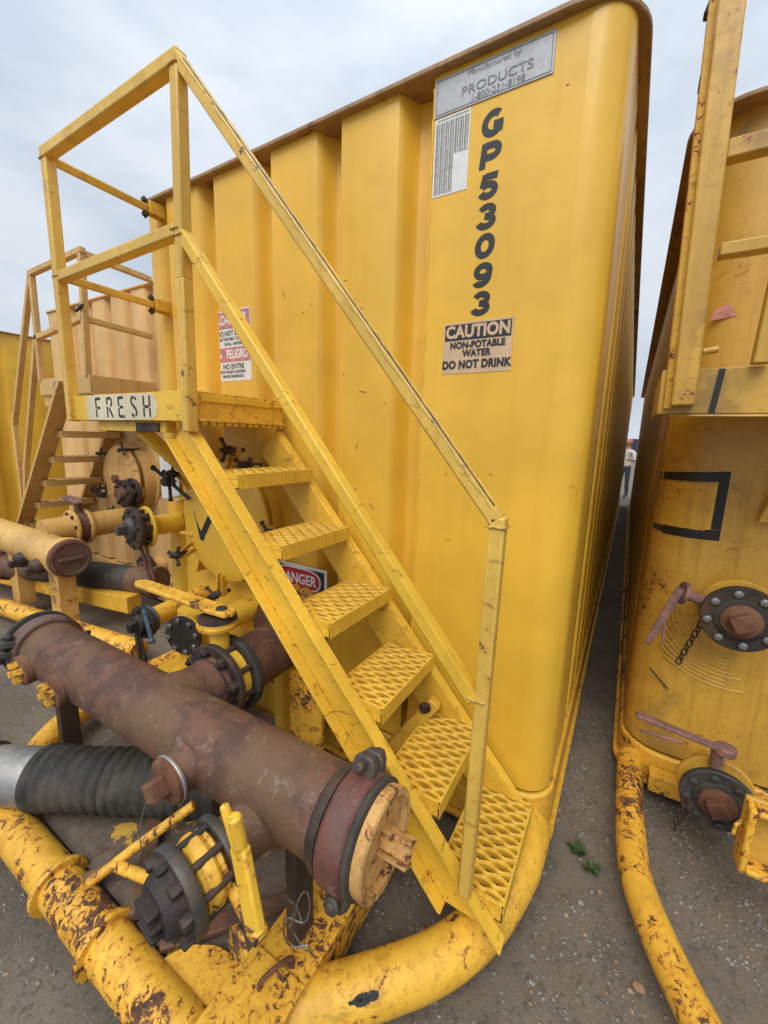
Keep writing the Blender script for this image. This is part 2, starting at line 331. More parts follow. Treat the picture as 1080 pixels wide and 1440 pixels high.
def ribbon(m, pl, wd, fn):
    n = len(pl); L = []; R = []
    for i in range(n):
        a, b = pl[max(i - 1, 0)], pl[min(i + 1, n - 1)]
        if i == n - 1 and math.dist(pl[0], pl[-1]) < 1e-6: a, b = pl[-2], pl[1]
        if i == 0 and math.dist(pl[0], pl[-1]) < 1e-6: a, b = pl[-2], pl[1]
        dx, dy = b[0] - a[0], b[1] - a[1]; q = math.hypot(dx, dy) or 1; nx, ny = -dy / q * wd / 2, dx / q * wd / 2
        L.append(fn(pl[i][0] + nx, pl[i][1] + ny)); R.append(fn(pl[i][0] - nx, pl[i][1] - ny))
    m.add(L + R, [(i, i + 1, n + i + 1, n + i) for i in range(n - 1)])
def plate(m, x0, x1, z0, z1, y, th=.0015): return m.span((x0, y, z0), (x1, y - th, z1))

# ------------------------------------------------------------------ ground
g = MB()
N = 60
def gh(x, y):
    return .006 * math.sin(x * 2.1 + y * 1.3) + .005 * math.sin(x * 5.3 - y * 4.1) + .004 * math.sin(y * 7.7 + x * 1.9) - .012
xs = [-400, -120, -40, -14] + [-8 + 13 * i / 110 for i in range(111)] + [8, 30, 120, 400]
ys = [-60, -15, -4] + [-2 + 8 * i / 80 for i in range(81)] + [8, 11, 16, 25, 60, 150, 400, 900]
vs = [(x, y, gh(x, y) if -9 < x < 6 and -3 < y < 9 else -.012) for y in ys for x in xs]
g.add(vs, [(j * len(xs) + i, j * len(xs) + i + 1, (j + 1) * len(xs) + i + 1, (j + 1) * len(xs) + i) for j in range(len(ys) - 1) for i in range(len(xs) - 1)])
g.build('ground', 'ground', kind='structure', angle=180)

# ------------------------------------------------------------------ tank shell
def corrug(a, b, crest, groove, depth, start, fl=.035):
    """list of (s, d): position along the wall and depth behind the crest plane, from a to b; crests begin at start + k*period"""
    per = crest + groove; pts = [(a, 0)]; k = math.ceil((a - start) / per)
    s = start + k * per + crest
    while s + groove < b - .02:
        for t in (0, .15, .5, .85, 1): pts.append((s + fl * 1.6 * t, depth * (3 * t * t - 2 * t * t * t)))
        e = s + groove
        for t in (0, .15, .5, .85, 1): pts.append((e - fl + fl * t, depth * (1 - (3 * t * t - 2 * t * t * t))))
        s += per
    pts.append((b, 0)); return pts
def tank_shell(r, x0, x1, yf, yb, zb, zt, mat, front, lipmat, rc=.18, rl=.09, lip=(.08, .035), base='half', rlip=None, side_period=(.20, .13), basemat=None):
    """front: list of (x, depth) across the front wall from left to right"""
    fw = MB(); fw.wall([(x, yf + dd) for x, dd in front], zb, zt); fw.build('front_wall', mat, r, angle=50)
    # rounded front corners and ribbed long sides
    for sgn, xe, rr, nm in ((1, x1, rc, 'side_wall'), (-1, x0, rl, 'side_wall')):
        cx = xe - sgn * rr; path = [(cx + sgn * rr * math.sin(math.radians(t)), yf + rr - rr * math.cos(math.radians(t))) for t in range(0, 91, 9)]
        for s, dd in corrug(yf + rr + .1, yb, side_period[0], side_period[1], .055, yf + rr + .15): path.append((xe - sgn * dd, s))
        w = MB(); w.wall(path, zb, zt); w.build(nm, mat, r, angle=50)
    bk = MB(); bk.span((x0, yb, zb), (x1, yb + .01, zt)); bk.build('rear_wall', mat, r)
    def outline(of, os, ob=0, rc=rc):
        p = [(x0 - os, yb + ob)] + arc(x0 - os + rl + .02, yf - of + rl + .02, rl + .02, 180, 270) + arc(x1 + os - rc - .02, yf - of + rc + .02, rc + .02, 270, 360) + [(x1 + os, yb + ob)]
        return p
    t = MB(); p = outline(*lip, .05, rlip or rc)
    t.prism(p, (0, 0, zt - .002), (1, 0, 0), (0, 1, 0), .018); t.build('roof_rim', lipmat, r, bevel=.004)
    b = MB(); p = outline(.012, .012, .02); b.prism(p, (0, 0, .045), (1, 0, 0), (0, 1, 0), zb - .06); b.build('base_rail', base, r, bevel=.012)
    p = outline(.035, .03, .03); b = MB(); b.prism(p, (0, 0, .03), (1, 0, 0), (0, 1, 0), .018); b.build('base_flange', basemat or base, r, bevel=.004)

TG = 'storage tanks standing side by side'
YF = 1.48
# ================================================================== the main tank
tank = root('storage_tank', (-1.3, 1.48, 0), 'yellow corrugated steel tank numbered GP53093 with front staircase and rusty manifold', 'tank', TG)
front = [(-2.41, 0)]
edges = [-2.27, -1.885, -1.50, -1.115, -.72]
front.append((-2.36, 0))
prevfl = -2.36
def groove(x0, x1, dep):
    out = []
    for t in (0, .15, .4, .6, .85, 1): out.append((x0 + .06 * t, dep * (3 * t * t - 2 * t ** 3)))
    for t in (0, .3, .7, 1): out.append((x1 - .02 + .02 * t, dep * (1 - (3 * t * t - 2 * t ** 3))))
    return out
front += groove(-2.36, -2.27, .07)
for a, b in zip(edges[:-1], edges[1:]): front += groove(a + .25, b, .085)
front.append((-.235, 0))
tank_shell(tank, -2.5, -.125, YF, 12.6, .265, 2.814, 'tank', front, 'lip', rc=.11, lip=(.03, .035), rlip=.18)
# weld bead along the flat panel's left edge
w = MB(); w.sweep([(-.719 + .0012 * math.sin(i * 2.7), YF - .001, .28 + i * .0252) for i in range(100)], [.004 + .0015 * math.sin(i * 5.1) for i in range(100)], 6); w.build('weld_bead', 'tank', tank)

# ---- signs on the front wall
ys = YF - .0005
m = MB(); plate(m, -.716, -.330, 2.684, 2.797, ys, .003); mp_ = m.build('maker_plate', 'aluplate', tank, bevel=.001, label='silver aluminium maker plate with grey lettering')
m = MB()
x0, x1, z0, z1 = -.709, -.337, 2.690, 2.791
for a, b in (((x0, z0), (x1, z0 + .0022)), ((x0, z1 - .0022), (x1, z1)), ((x0, z0), (x0 + .0022, z1)), ((x1 - .0022, z0), (x1, z1))): m.span((a[0], ys - .0032, a[1]), (b[0], ys - .0042, b[1]))
m.build('border_line', 'plategrey', mp_)
lettering('lettering', mp_, [('Manufactured by', -.515, 2.777, .022, 0, 0, 1.0, 1.15), ('PRODUCTS', -.505, 2.731, .036, .0002, 0, 1.0, 1.25), ('1-800-231-8198', -.500, 2.703, .026, .0002, 0, 1.0, 1.05)], 'plategrey', ys - .0045)
m = MB(); plate(m, -.712, -.584, 2.440, 2.680, ys, .001); ch = m.build('strapping_chart', 'white', tank, label='white chart sticker of small printed number columns')
m = MB(); ro = random.Random(3)
for c in range(7):
    xx = -.706 + c * .0172
    for k in range(56):
        z = 2.664 - k * .0039
        if z < 2.448 or (c >= 4 and z < 2.56): continue
        m.span((xx, ys - .0014, z), (xx + .0065 + ro.random() * .0015, ys - .0018, z - .0019)); m.span((xx + .0095, ys - .0014, z), (xx + .0095 + .004 + ro.random() * .0015, ys - .0018, z - .0019))
for k in range(16): m.span((-.700 + k * .007, ys - .0014, 2.675), (-.700 + k * .007 + .005, ys - .0018, 2.6705))
m.build('number_columns', 'plategrey', ch)
for i, chx in enumerate('GP53093'):
    m = MB(); hgt = .074; oz = 2.574 - i * .0905; ox = -.542
    for k, pl in enumerate(GL[chx]): ribbon(m, [(a_ * 1.24, b_) for a_, b_ in pl], .28, lambda a, b, k=k: (ox + (a + .10 * b - .05) * hgt, ys - .0006 - k * .00012, oz + b * hgt))
    m.build('unit_letter', 'ink', tank, angle=180)
m = MB(); plate(m, -.640, -.388, 1.838, 2.012, ys, .001); cs = m.build('caution_sign', 'peachsticker', tank, label='faded caution sign about non-potable water')
m = MB(); plate(m, -.634, -.394, 1.952, 2.006, ys - .0012, .0006); m.build('header_band', 'ink', cs)
m = MB(); ro = random.Random(5)
for k in range(15):
    x = -.63 + ro.random() * .23; z = 1.845 + ro.random() * .10; a = ro.random() * 3.1; L = .012 + ro.random() * .02
    m.box((x, ys - .0012, z), (min(L, .03), .0004, .0022), Matrix.Rotation(a, 3, 'Y'))
m.build('crack', 'creamline', cs)
lettering('lettering', cs, [('CAUTION', -.514, 1.979, .056, .0024, 0, 1.03, .90)], 'peachsticker', ys - .0024)
lettering('lettering', cs, [('NON-POTABLE', -.512, 1.934, .031, .0016, 0, 1.06, .90), ('WATER', -.512, 1.905, .031, .0016, 0, 1.06, .92), ('DO NOT DRINK', -.514, 1.867, .038, .002, 0, 1.05, .86)], 'ink', ys - .0024)
m = MB(); plate(m, -1.884, -1.655, 1.864, 2.203, ys, .001); ds = m.build('danger_sign', 'white', tank, label='bilingual danger sign with faded red bands reading PELIGRO')
m = MB(); plate(m, -1.884, -1.660, 2.118, 2.197, ys - .0012, .0006); plate(m, -1.884, -1.660, 1.957, 2.027, ys - .0012, .0006); m.build('red_band', 'fadedred', ds)
lettering('lettering', ds, [('DANGER', -1.775, 2.157, .066, .002, 0, 1.0, .72), ('\u25b2', -1.893, 2.155, .05, 0, 0, 1, 1), ('PELIGRO', -1.755, 1.992, .060, .002, 0, 1.0, .68), ('\u25b2', -1.888, 1.992, .05, 0, 0, 1, 1)], 'white', ys - .0024, clip=-1.883)
lettering('lettering', ds, [('DO NOT ENTER', -1.79, 2.094, .034, .0006, 0, 1.0, .86), ('THIS TANK MAY CONTAIN', -1.79, 2.067, .022, .0004, 0, 1.0, .8), ('FATAL VAPORS', -1.78, 2.043, .022, .0004, 0, 1, .9), ('NO ENTRE', -1.785, 1.934, .034, .0006, 0, 1, .95), ('ESTE TANQUE CONTIENE', -1.79, 1.908, .020, .0004, 0, 1.0, .78), ('VAPORES VENENOSOS', -1.79, 1.886, .020, .0004, 0, 1.0, .78)], 'ink', ys - .0024, clip=-1.883)
m = MB(); plate(m, -2.49, -2.305, 1.19, 1.47, ys, .001); wsn = m.build('paper_notice', 'white', tank, label='white notice half hidden by the hatch clamp')
lettering('lettering', wsn, [('on file 96-che', -2.40, 1.31, .040, .0008, 0, 1.0, .72), ('call', -2.43, 1.43, .03, .0005, 0, 1, 1)], 'ink', ys - .0014, clip=-2.488)
# lower danger sign stands just off the recessed wall
m = MB(); plate(m, -1.53, -1.163, .78, .975, ys - .02, .002); d2 = m.build('danger_sign', 'white', tank, label='black and red DANGER sign peeling above the branch pipe')
m = MB(); plate(m, -1.520, -1.178, .838, .961, ys - .0225, .0006); m.build('black_band', 'ink', d2)
m = MB(); m.prism([(.150 * math.copysign(abs(math.cos(t)) ** .55, math.cos(t)) - 1.349, .058 * math.copysign(abs(math.sin(t)) ** .8, math.sin(t)) + .903) for t in [i * math.pi / 18 for i in range(36)]], (0, ys - .0229, 0), (1, 0, 0), (0, 0, 1), .0004); m.build('white_oval', 'white', d2)
m = MB(); m.prism([(.142 * math.copysign(abs(math.cos(t)) ** .55, math.cos(t)) - 1.349, .050 * math.copysign(abs(math.sin(t)) ** .8, math.sin(t)) + .903) for t in [i * math.pi / 18 for i in range(36)]], (0, ys - .0232, 0), (1, 0, 0), (0, 0, 1), .0006); m.build('red_oval', 'red', d2)
lettering('lettering', d2, [('DANGER', -1.349, .902, .072, .0018, 0, 1.0, .84)], 'white', ys - .0246)
m = MB(); m.prism([(-1.40, .79), (-1.20, .79), (-1.19, .83), (-1.215, .865), (-1.25, .85), (-1.28, .872), (-1.32, .86), (-1.35, .877), (-1.39, .85)], (0, ys - .0250, 0), (1, 0, 0), (0, 0, 1), .0008); m.build('rust_scab', 'worn', d2)
m = MB(); plate(m, -.158, -.135, .33, .375, YF + .02, .002); 
m2 = MB(); m2.box((-.134, 1.575, .33), (.004, .03, .07)); m2.build('reflector', 'red', tank)
# red-brown primer patch behind the branch pipe
m = MB(); m.prism([(-1.66, .60), (-1.60, .76), (-1.55, .79), (-1.50, .70), (-1.45, .60), (-1.40, .62), (-1.37, .58), (-1.35, .5), (-1.66, .5)], (0, ys - .028, 0), (1, 0, 0), (0, 0, 1), .004); m.build('primer_patch', 'rustred', tank)
# lower wall plate that closes the corrugation behind the stairs
m = MB(); m.span((-2.26, YF - .012, .27), (-.75, YF - .004, .80)); 
m.build('lower_plate', 'tank', tank, bevel=.002)

# ---- small scuffs in the paint
rsx = random.Random(17)
for k in range(34):
    x = rsx.choice((rsx.uniform(-.68, -.27), rsx.uniform(-1.10, -.88), rsx.uniform(-1.49, -1.27))); z = rsx.uniform(.5, 2.65); a = rsx.uniform(0, 3.1); L = rsx.choice((.004, .006, .008, .02))
    if -.66 < x < -.36 and 1.82 < z < 2.80 or x < -.57 and z > 2.42: continue
    m = MB(); m.sweep([(x - L * math.cos(a), ys - .0002, z - L * math.sin(a)), (x + rsx.gauss(0, L * .2), ys - .0004, z), (x + L * math.cos(a), ys - .0002, z + L * math.sin(a))], [.0006, .0016, .0005], 5); m.build('scuff', 'rustorange', tank)
# ---- hatch
hc = Vector((-1.765, 1.40, 1.155)); hd = Vector((0, -1, 0))
m = MB(); m.lathe((hc.x, YF + .01, hc.z), hd, [(0, .335), (.02, .335), (.022, .295), (.075, .295), (.076, .322), (.092, .322)], 56); hatch = m.build('hatch', 'tank', tank, label='round bolted manway hatch with a black tape tick')
m = MB(); m.lathe(hc + hd * .022, hd, [(0, .318), (.003, .322), (.020, .322), (.026, .312), (.032, .25), (.046, .15), (.05, .02)], 56); m.build('lid', 'tank', hatch)
m = MB(); m.beam((-1.965, 1.343, 1.190), (-1.905, 1.334, 1.040), .026, .006, (0, -1, 0)); m.beam((-1.912, 1.333, 1.045), (-1.80, 1.327, 1.20), .036, .006, (0, -1, 0)); m.build('tape_tick', 'tape', hatch)
for px, pz, an in ((-2.06, .965, 215), (-1.775, .80, 268), (-2.09, 1.36, 145), (-1.69, 1.485, 70), (-1.56, 1.47, 50), (-1.40, 1.17, 0)):
    dx, dz = math.cos(math.radians(an)), math.sin(math.radians(an)); o = Vector((hc.x + dx * .315, 1.345, hc.z + dz * .315)); u = Vector((dx, 0, dz)); s = Vector((-dz, 0, dx))
    m = MB()
    for k in (-1, 1): m.beam(o + s * (.018 * k) - u * .03, o + s * (.018 * k) + u * .09, .008, .035, (0, 1, 0))
    cl = m.build('clamp', 'half', hatch, bevel=.002)
    m = MB(); e = o + u * .075; m.cyl(e + hd * -.05, e + hd * .085, .011, 10); m.lathe(e + hd * .03, hd, [(0, .022), (.03, .022), (.04, .014)], 12)
    for k in (0, 1, 2):
        q = (u * math.cos(k * 2.1 + an) + s * math.sin(k * 2.1 + an)); m.cyl(e + hd * .045, e + hd * .055 + q * .055, .008, 8); m.lathe(e + hd * .055 + q * .05, q, [(0, .01), (.008, .013), (.014, .009)], 8)
    m.build('wing_nut', 'rustdark', cl)
m = MB(); a = Vector((-2.19, 1.27, 1.40)); b = Vector((-1.99, 1.33, 1.25)); m.cyl(a, b, .010, 10); m.lathe(a, a - b, [(0, .013), (.012, .016), (.02, .012)], 10)
c = a.lerp(b, .42); m.lathe(c + Vector((0, .02, 0)), (0, -1, 0), [(0, .026), (.05, .026), (.06, .016)], 12); m.cyl(c, c + Vector((.02, -.01, -.09)), .009, 8); m.lathe(c + Vector((.02, -.01, -.085)), (.2, -.1, -.9), [(0, .01), (.01, .014), (.02, .01)], 8); m.build('dog_handle', 'rustdark', hatch)
for (x, z, wdt) in ((-2.10, 1.235, .12), (-2.06, 1.04, .11)):
    m = MB(); m.span((x - wdt / 2, YF - .14, z), (x + wdt / 2, YF - .01, z + .012)); m.build('hatch_bracket', 'half', hatch, bevel=.002)
for (x, z) in ((-1.995, .90), (-1.49, .98)):
    m = MB(); m.box((x, 1.39, z), (.035, .07, .13), Matrix.Rotation(.35, 3, 'Y')); m.build('stop_lug', 'half', hatch, bevel=.003)

# ---- platform
ZP = 1.64
pf = part('platform', tank)
m = MB(); m.span((-2.305, .958, ZP), (-1.43, .966, ZP + .11)); m.span((-2.305, .966, ZP), (-1.43, 1.01, ZP + .008)); m.span((-2.305, .966, ZP + .102), (-1.43, 1.01, ZP + .11)); m.build('fascia', 'steel', pf, bevel=.002)
m = MB(); m.prism([(-2.145, 1.645), (-2.13, 1.642), (-1.9, 1.6415), (-1.64, 1.645), (-1.61, 1.66), (-1.60, 1.70), (-1.615, 1.735), (-1.64, 1.746), (-1.9, 1.7475), (-2.135, 1.747), (-2.152, 1.72), (-2.155, 1.68)], (0, .9575, 0), (1, 0, 0), (0, 0, 1), .0008); cp = m.build('painted_patch', 'cream_patch', pf, label='cream painted patch stencilled FRESH')
STROKES = {'F': [((0, .0), (0, .43)), ((0, .52), (0, 1)), ((.0, .97), (.55, .97)), ((.08, .5), (.45, .5))],
           'R': [((0, 0), (0, .55)), ((0, .65), (0, 1)), ((.05, .97), (.4, .97)), ((.4, .97), (.5, .85)), ((.5, .85), (.5, .68)), ((.5, .68), (.36, .56)), ((.2, .48), (.55, 0))],
           'E': [((0, .04), (0, .45)), ((0, .55), (0, 1)), ((0, .97), (.5, .97)), ((.1, .5), (.45, .5)), ((.0, .03), (.55, .03))],
           'S': [((.52, .82), (.4, .97)), ((.3, .98), (.1, .92)), ((.1, .92), (.03, .75)), ((.03, .75), (.15, .6)), ((.15, .6), (.42, .42)), ((.42, .42), (.55, .25)), ((.55, .25), (.45, .06)), ((.3, .02), (.03, .13))],
           'H': [((0, 0), (0, .42)), ((0, .5), (0, 1)), ((.55, 0), (.55, .42)), ((.55, .5), (.55, 1)), ((.06, .48), (.46, .48))]}
hL, wL = .082, .075
for i, chx in enumerate('FRESH'):
    m = MB(); ox, oz = -2.068 + i * .0935, 1.653 + i * .0005
    for (a, b) in STROKES[chx]:
        m.beam((ox + a[0] * wL, .9564, oz + a[1] * hL), (ox + b[0] * wL, .9564, oz + b[1] * hL), .0115, .0006, (0, -1, 0))
    m.build('stencil_letter', 'ink', cp)
m = MB(); m.span((-2.30, 1.01, ZP + .075), (-1.405, 1.44, ZP + .1)); m.build('floor', 'steel', pf, bevel=.002)
m = MB(); m.span((-1.425, .985, ZP + .008), (-1.412, 1.44, ZP + .112)); m.span((-1.4115, .985, ZP + .0), (-1.385, 1.44, ZP + .010)); m.build('nosing', 'half', pf, bevel=.002)
for k in range(12): 
    m = MB(); m.span((-1.412, 1.0 + k * .036, ZP - .012), (-1.392, 1.024 + k * .036, ZP - .001)); m.build('nosing_tooth', 'steel', pf)
m = MB(); m.span((-2.305, .97, ZP), (-2.295, 1.44, ZP + .11)); m.build('end_plate', 'steel', pf, bevel=.002)
m = MB(); m.span((-2.12, .985, ZP - .045), (-1.6, 1.03, ZP - .001)); m.build('support_beam', 'steel', pf, bevel=.003)
m = MB(); m.span((-1.80, .975, ZP - .045), (-1.64, 1.0, ZP - .008)); m.build('hinge_block', 'rustdark', pf, bevel=.003)
m = MB(); m.beam((-1.83, 1.02, ZP - .04), (-1.83, 1.30, 1.34), .05, .05); m.build('diagonal_brace', 'steel', pf, bevel=.003)

# ---- staircase
st = part('staircase', tank)
UX = Vector((1, 0, -1.112)).normalized(); NX = Vector((1.112, 0, 1)).normalized()      # down the flight; outward normal
TOP = Vector((-.15, 0, .20))                                    # upper line of the stringers
def stringer(yweb, s, t0, t1, cut):
    m = MB(); a, b = TOP + UX * t0, TOP + UX * t1; y = Vector((0, 1, 0)); up = NX
    def slab(n0, n1, ya, yb, e0=0, e1=0):
        vs = []
        for p, e in ((a, e0), (b, e1)):
            for n_ in (n0, n1):
                for yy in (ya, yb): vs.append(p + up * n_ + UX * (e * (n_ / -.14)) + y * yy)
        m.add(vs, [(0, 1, 3, 2), (4, 6, 7, 5), (0, 4, 5, 1), (2, 3, 7, 6), (0, 2, 6, 4), (1, 5, 7, 3)])
    slab(-.14, 0, yweb, yweb + .007 * s, 0, cut); slab(-.0075, .0005, yweb - .0005 * s, yweb - .042 * s); slab(-.14, -.132, yweb - .0005 * s, yweb - .042 * s, 0, cut)
    return m
stringer(.998, 1, -1.965, .0, -.13).build('stringer', 'steel', st, bevel=.002)
stringer(1.405, -1, -1.90, .06, -.13).build('stringer', 'steel', st, bevel=.002)
def tread_mesh(m):
    # grip-strut plank: waved strands across the depth that meet in pairs and leave pointed openings with serrated lips
    L, Dp, ns = .408, .205, 16; sp = L / ns; per = Dp / 3; n = 48
    for k in range(ns + 1):
        ph = k % 2; vs = []
        for i in range(n + 1):
            x = -Dp * i / n; tt = (x / per + .5 * ph) % 1; wv = math.cos(tt * 2 * math.pi); off = .0052 * wv; hw = .0066 + .0014 * wv * wv + (.0016 if i % 2 else -.0008)
            y = min(max(sp * k + off, .004), L - .004); top = .0005 + .003 * (1 - wv * wv) + (.0012 if i % 2 else 0)
            vs += [(x, y - hw, top), (x, y - hw * .45, -.0035), (x, y + hw * .45, -.0035), (x, y + hw, top), (x, y + hw * .8, -.016), (x, y - hw * .8, -.016)]
        fs = [(i * 6 + j, i * 6 + (j + 1) % 6, (i + 1) * 6 + (j + 1) % 6, (i + 1) * 6 + j) for i in range(n) for j in range(6)]
        m.add(vs, fs)
    m.span((-.004, 0, -.052), (.002, L, .001)); m.span((-Dp - .002, 0, -.052), (-Dp + .004, L, .001))
    m.span((-Dp, 0, -.052), (0, .006, .001)); m.span((-Dp, L - .006, -.052), (0, L, .001)); m.span((-.022, 0, -.053), (.0, L, -.048))
trm = shared(('tread', 1), tread_mesh, 'treadpaint')
TREADS = [(-1.208 + .209 * i, 1.452 - .2328 * i) for i in range(6)]
for x, z in TREADS: inst('tread', trm, Matrix.Translation((x, 1.0075, z)) @ Matrix.Diagonal((1, .966, 1, 1)), st)
m = MB(); m.beam((-.70, 1.30, .36), (-.545, 1.365, .59), .05, .05, (0, 1, .2)); lug = m.build('drop_link', 'half', st, bevel=.006)
m = MB(); m.cyl((-.565, 1.312, .575), (-.575, 1.325, .580), .022, 16); m.build('bolt_head', 'rustdark', st)

# ---- handrails
hr = part('handrail', tank)
TB = .047; YR = .96
def tube(name, p0, p1, w=TB, h=None, mat='rail', up=(0, 1, 0)):
    m = MB(); m.beam(p0, p1, w, h or w, up); return m.build(name, mat, hr, bevel=.006)
tube('post', (-2.295, YR, ZP - .005), (-2.285, YR, 2.735), .044)
tube('post', (-1.405, YR, 1.60), (-1.395, YR, 2.12), .042); tube('post', (-1.395, YR, 2.115), (-1.368, YR, 2.735), .0415)
tube('top_rail', (-2.312, YR, 2.752), (-1.35, YR, 2.752), .044); tube('middle_rail', (-2.27, YR, 2.262), (-1.41, YR, 2.272), .042)
tube('stair_rail', (-1.372, YR, 2.762), (-.252, YR, 1.412), .037); tube('stair_rail', (-1.385, YR, 2.255), (-.275, YR, .935), .040, mat='steel')
for wp, wr in (((-2.29, YR, 2.728), .030), ((-1.37, YR, 2.730), .029), ((-1.405, YR, 2.272), .028), ((-2.285, YR, 2.264), .029), ((-.2515, YR, 1.400), .026), ((-.268, YR, .945), .027), ((-1.39, YR, 2.25), .028)):
    m = MB(); n_ = 26; rw = random.Random(int(abs(wp[0] * 1000)))
    m.sweep([(wp[0] + wr * math.copysign(min(abs(math.cos(a)) * 1.35, 1), math.cos(a)) * .80, wp[1] + wr * math.copysign(min(abs(math.sin(a)) * 1.35, 1), math.sin(a)) * .80, wp[2] + .002 * rw.random()) for a in [2 * math.pi * i / n_ for i in range(n_ + 1)]], [.0028 + .0016 * rw.random() for _ in range(n_ + 1)], 6); m.build('weld', 'rail', hr)
_rs = random.Random(21); m = MB(); pr = None
for i in range(61):
    t = .03 + .95 * i / 60; c = Vector((-1.372, YR, 2.762)).lerp(Vector((-.252, YR, 1.412)), t) + Vector((.770, 0, .639)) * .0188; wd = .004 + .007 * _rs.random() * (1 if i % 7 else .1)
    q = [c + Vector((0, -.0155, 0)), c + Vector((0, -.0155 + wd, 0)), c + Vector((0, -.0155 + wd, 0)) - Vector((.770, 0, .639)) * .0015, c + Vector((0, -.0188, 0)) - Vector((.770, 0, .639)) * (.006 + .008 * _rs.random())]
    if pr: m.add(pr + q, [(0, 4, 5, 1), (0, 3, 7, 4)])
    pr = q
m.build('scraped_edge', 'greyiron', hr)
tube('post', (-.262, YR + .0, .33), (-.250, YR, 1.425), .037)
tube('side_rail', (-2.305, YR + .02, 2.742), (-2.335, 1.43, 2.752), .034); tube('side_rail', (-2.30, YR + .02, 2.272), (-2.335, 1.43, 2.277), .034)
for z in (2.752, 2.277):
    m = MB(); m.box((-2.335, 1.45, z), (.012, .085, .07)); m.box((-2.305, 1.45, z), (.012, .085, .06)); bk = m.build('bracket', 'half', hr, bevel=.003)
    for q in (1, -1): bolt(hr, (-2.335, 1.40, z + .026 * q), (0, 0, q), .016, .016, 'rustdark')
    m = MB(); m.cyl((-2.335, 1.40, z - .05), (-2.335, 1.40, z + .05), .007, 8); m.build('pin', 'rustdark', hr)

# ---- manifold
MA = Vector((-.42, .710, .665)); MBt = Vector((-2.13, .680, .665)); AX = (MBt - MA).normalized()
def axis(x): return MA + AX * ((x - MA.x) / AX.x)
m = MB(); n = 60; m.sweep([MA.lerp(MBt, i / n) for i in range(n + 1)], .112, 40); man = m.build('manifold', 'rust', tank, label='long rusty manifold pipe in front of the staircase')
def coupling(xc, mat, top):
    c = axis(xc); m = MB(); m.lathe(c + AX * .034, -AX, [(0, .110), (.0, .126), (.010, .135), (.062, .135), (.072, .126), (.072, .110)], 48); o = m.build('coupling', mat, man, bevel=.003)
    s, t, _ = basis(AX)
    for an in (top, top + 180):
        m = MB(); u = s * math.cos(math.radians(an)) + t * math.sin(math.radians(an)); v = AX.cross(u)
        for k in (-1, 1): m.prism([(-.034, -.03), (.034, -.03), (.030, .016), (.018, .030), (-.018, .030), (-.030, .016)], c + u * .142 + v * (.006 * k), AX, u, .030 * k)
        m.cyl(c + u * .150 - v * .062, c + u * .150 + v * .062, .013, 10); m.lathe(c + u * .150 + v * .04, v, [(0, .022), (.016, .022)], 6); m.build('coupling_lug', 'greyiron', man, bevel=.006)
    return o
coupling(-.470, 'rustred', 112); coupling(-2.085, 'rustred', 20)
m = MB(); c = axis(-.540); m.lathe(c, -AX, [(0, .113), (.004, .119), (.016, .125), (.032, .125), (.036, .115)], 48); m.build('gasket', 'rustdark', man)
c = axis(-.418); m = MB(); m.lathe(c - AX * -.016, -AX, [(0, .122), (.004, .127), (.016, .129), (.020, .120)], 48); m.build('gasket', 'rubber', man)
c = axis(-.412); m = MB(); m.lathe(c, -AX, [(0, .118), (.026, .120), (.030, .116), (.030, .101), (.012, .094), (.012, .0005)], 48, cap=False); cap = m.build('end_cap', 'cream', man, label='cream painted end cap with a welded handle')
R_h = Matrix.Rotation(-.5, 3, 'X'); hc_ = c - AX * .05 + Vector((0, .0, .005))
m = MB(); m.box(hc_, (.08, .010, .040), R_h); m.box(hc_ + R_h @ Vector((0, 0, .024)), (.08, .040, .008), R_h); m.box(hc_ + R_h @ Vector((0, 0, -.024)), (.08, .040, .008), R_h); m.build('cap_handle', 'cream', man, bevel=.002)
c = axis(-2.13); m = MB(); m.lathe(c, AX, [(0, .128), (.004, .140), (.022, .140), (.026, .12)], 48); m.build('gasket', 'rubber', man)
# plugs facing the camera
PD = Vector((0, -1, -.04)).normalized()
def plug(x, kind):
    o = axis(x) + PD * (.094 if kind == 'hex' else .068); m = MB(); m.lathe(o, PD, [(0, .074), (.012, .066), (.02, .06), (.05, .059)], 28); m.build('nozzle', 'rust', man)
    if kind == 'hex':
        m = MB(); m.lathe(o + PD * .05, PD, [(0, .062), (.004, .066), (.016, .066), (.022, .058)], 28); m.build('plug', 'rustorange', man)
        m = MB(); s, t, w_ = basis(PD); m.box(o + PD * .09, (.05, .05, .05), Matrix((s, t, w_)).transposed() @ Matrix.Rotation(.5, 3, 'Z')); m.build('plug_square', 'rustorange', man, bevel=.003)
        m = MB(); m.lathe(o + PD * .046, PD, [(0, .067), (.006, .069), (.01, .066)], 28); m.build('thread_seal', 'alu', man)
    else:
        m = MB(); m.lathe(o + PD * .05, PD, [(0, .06), (.02, .06), (.024, .052)], 24); m.build('plug', 'rustorange', man)
        s, t, w_ = basis(PD); R3 = Matrix((s, t, w_)).transposed() @ Matrix.Rotation(.4, 3, 'Z')
        for k in range(4):
            q = R3 @ Vector((math.cos(k * 1.57) * .03, math.sin(k * 1.57) * .03, 0)); m = MB(); m.box(o + PD * .085 + q, (.024, .024, .03), R3); m.build('plug_lug', 'worn', man, bevel=.002)
plug(-.985, 'hex'); plug(-1.70, 'star'); plug(-1.955, 'star')
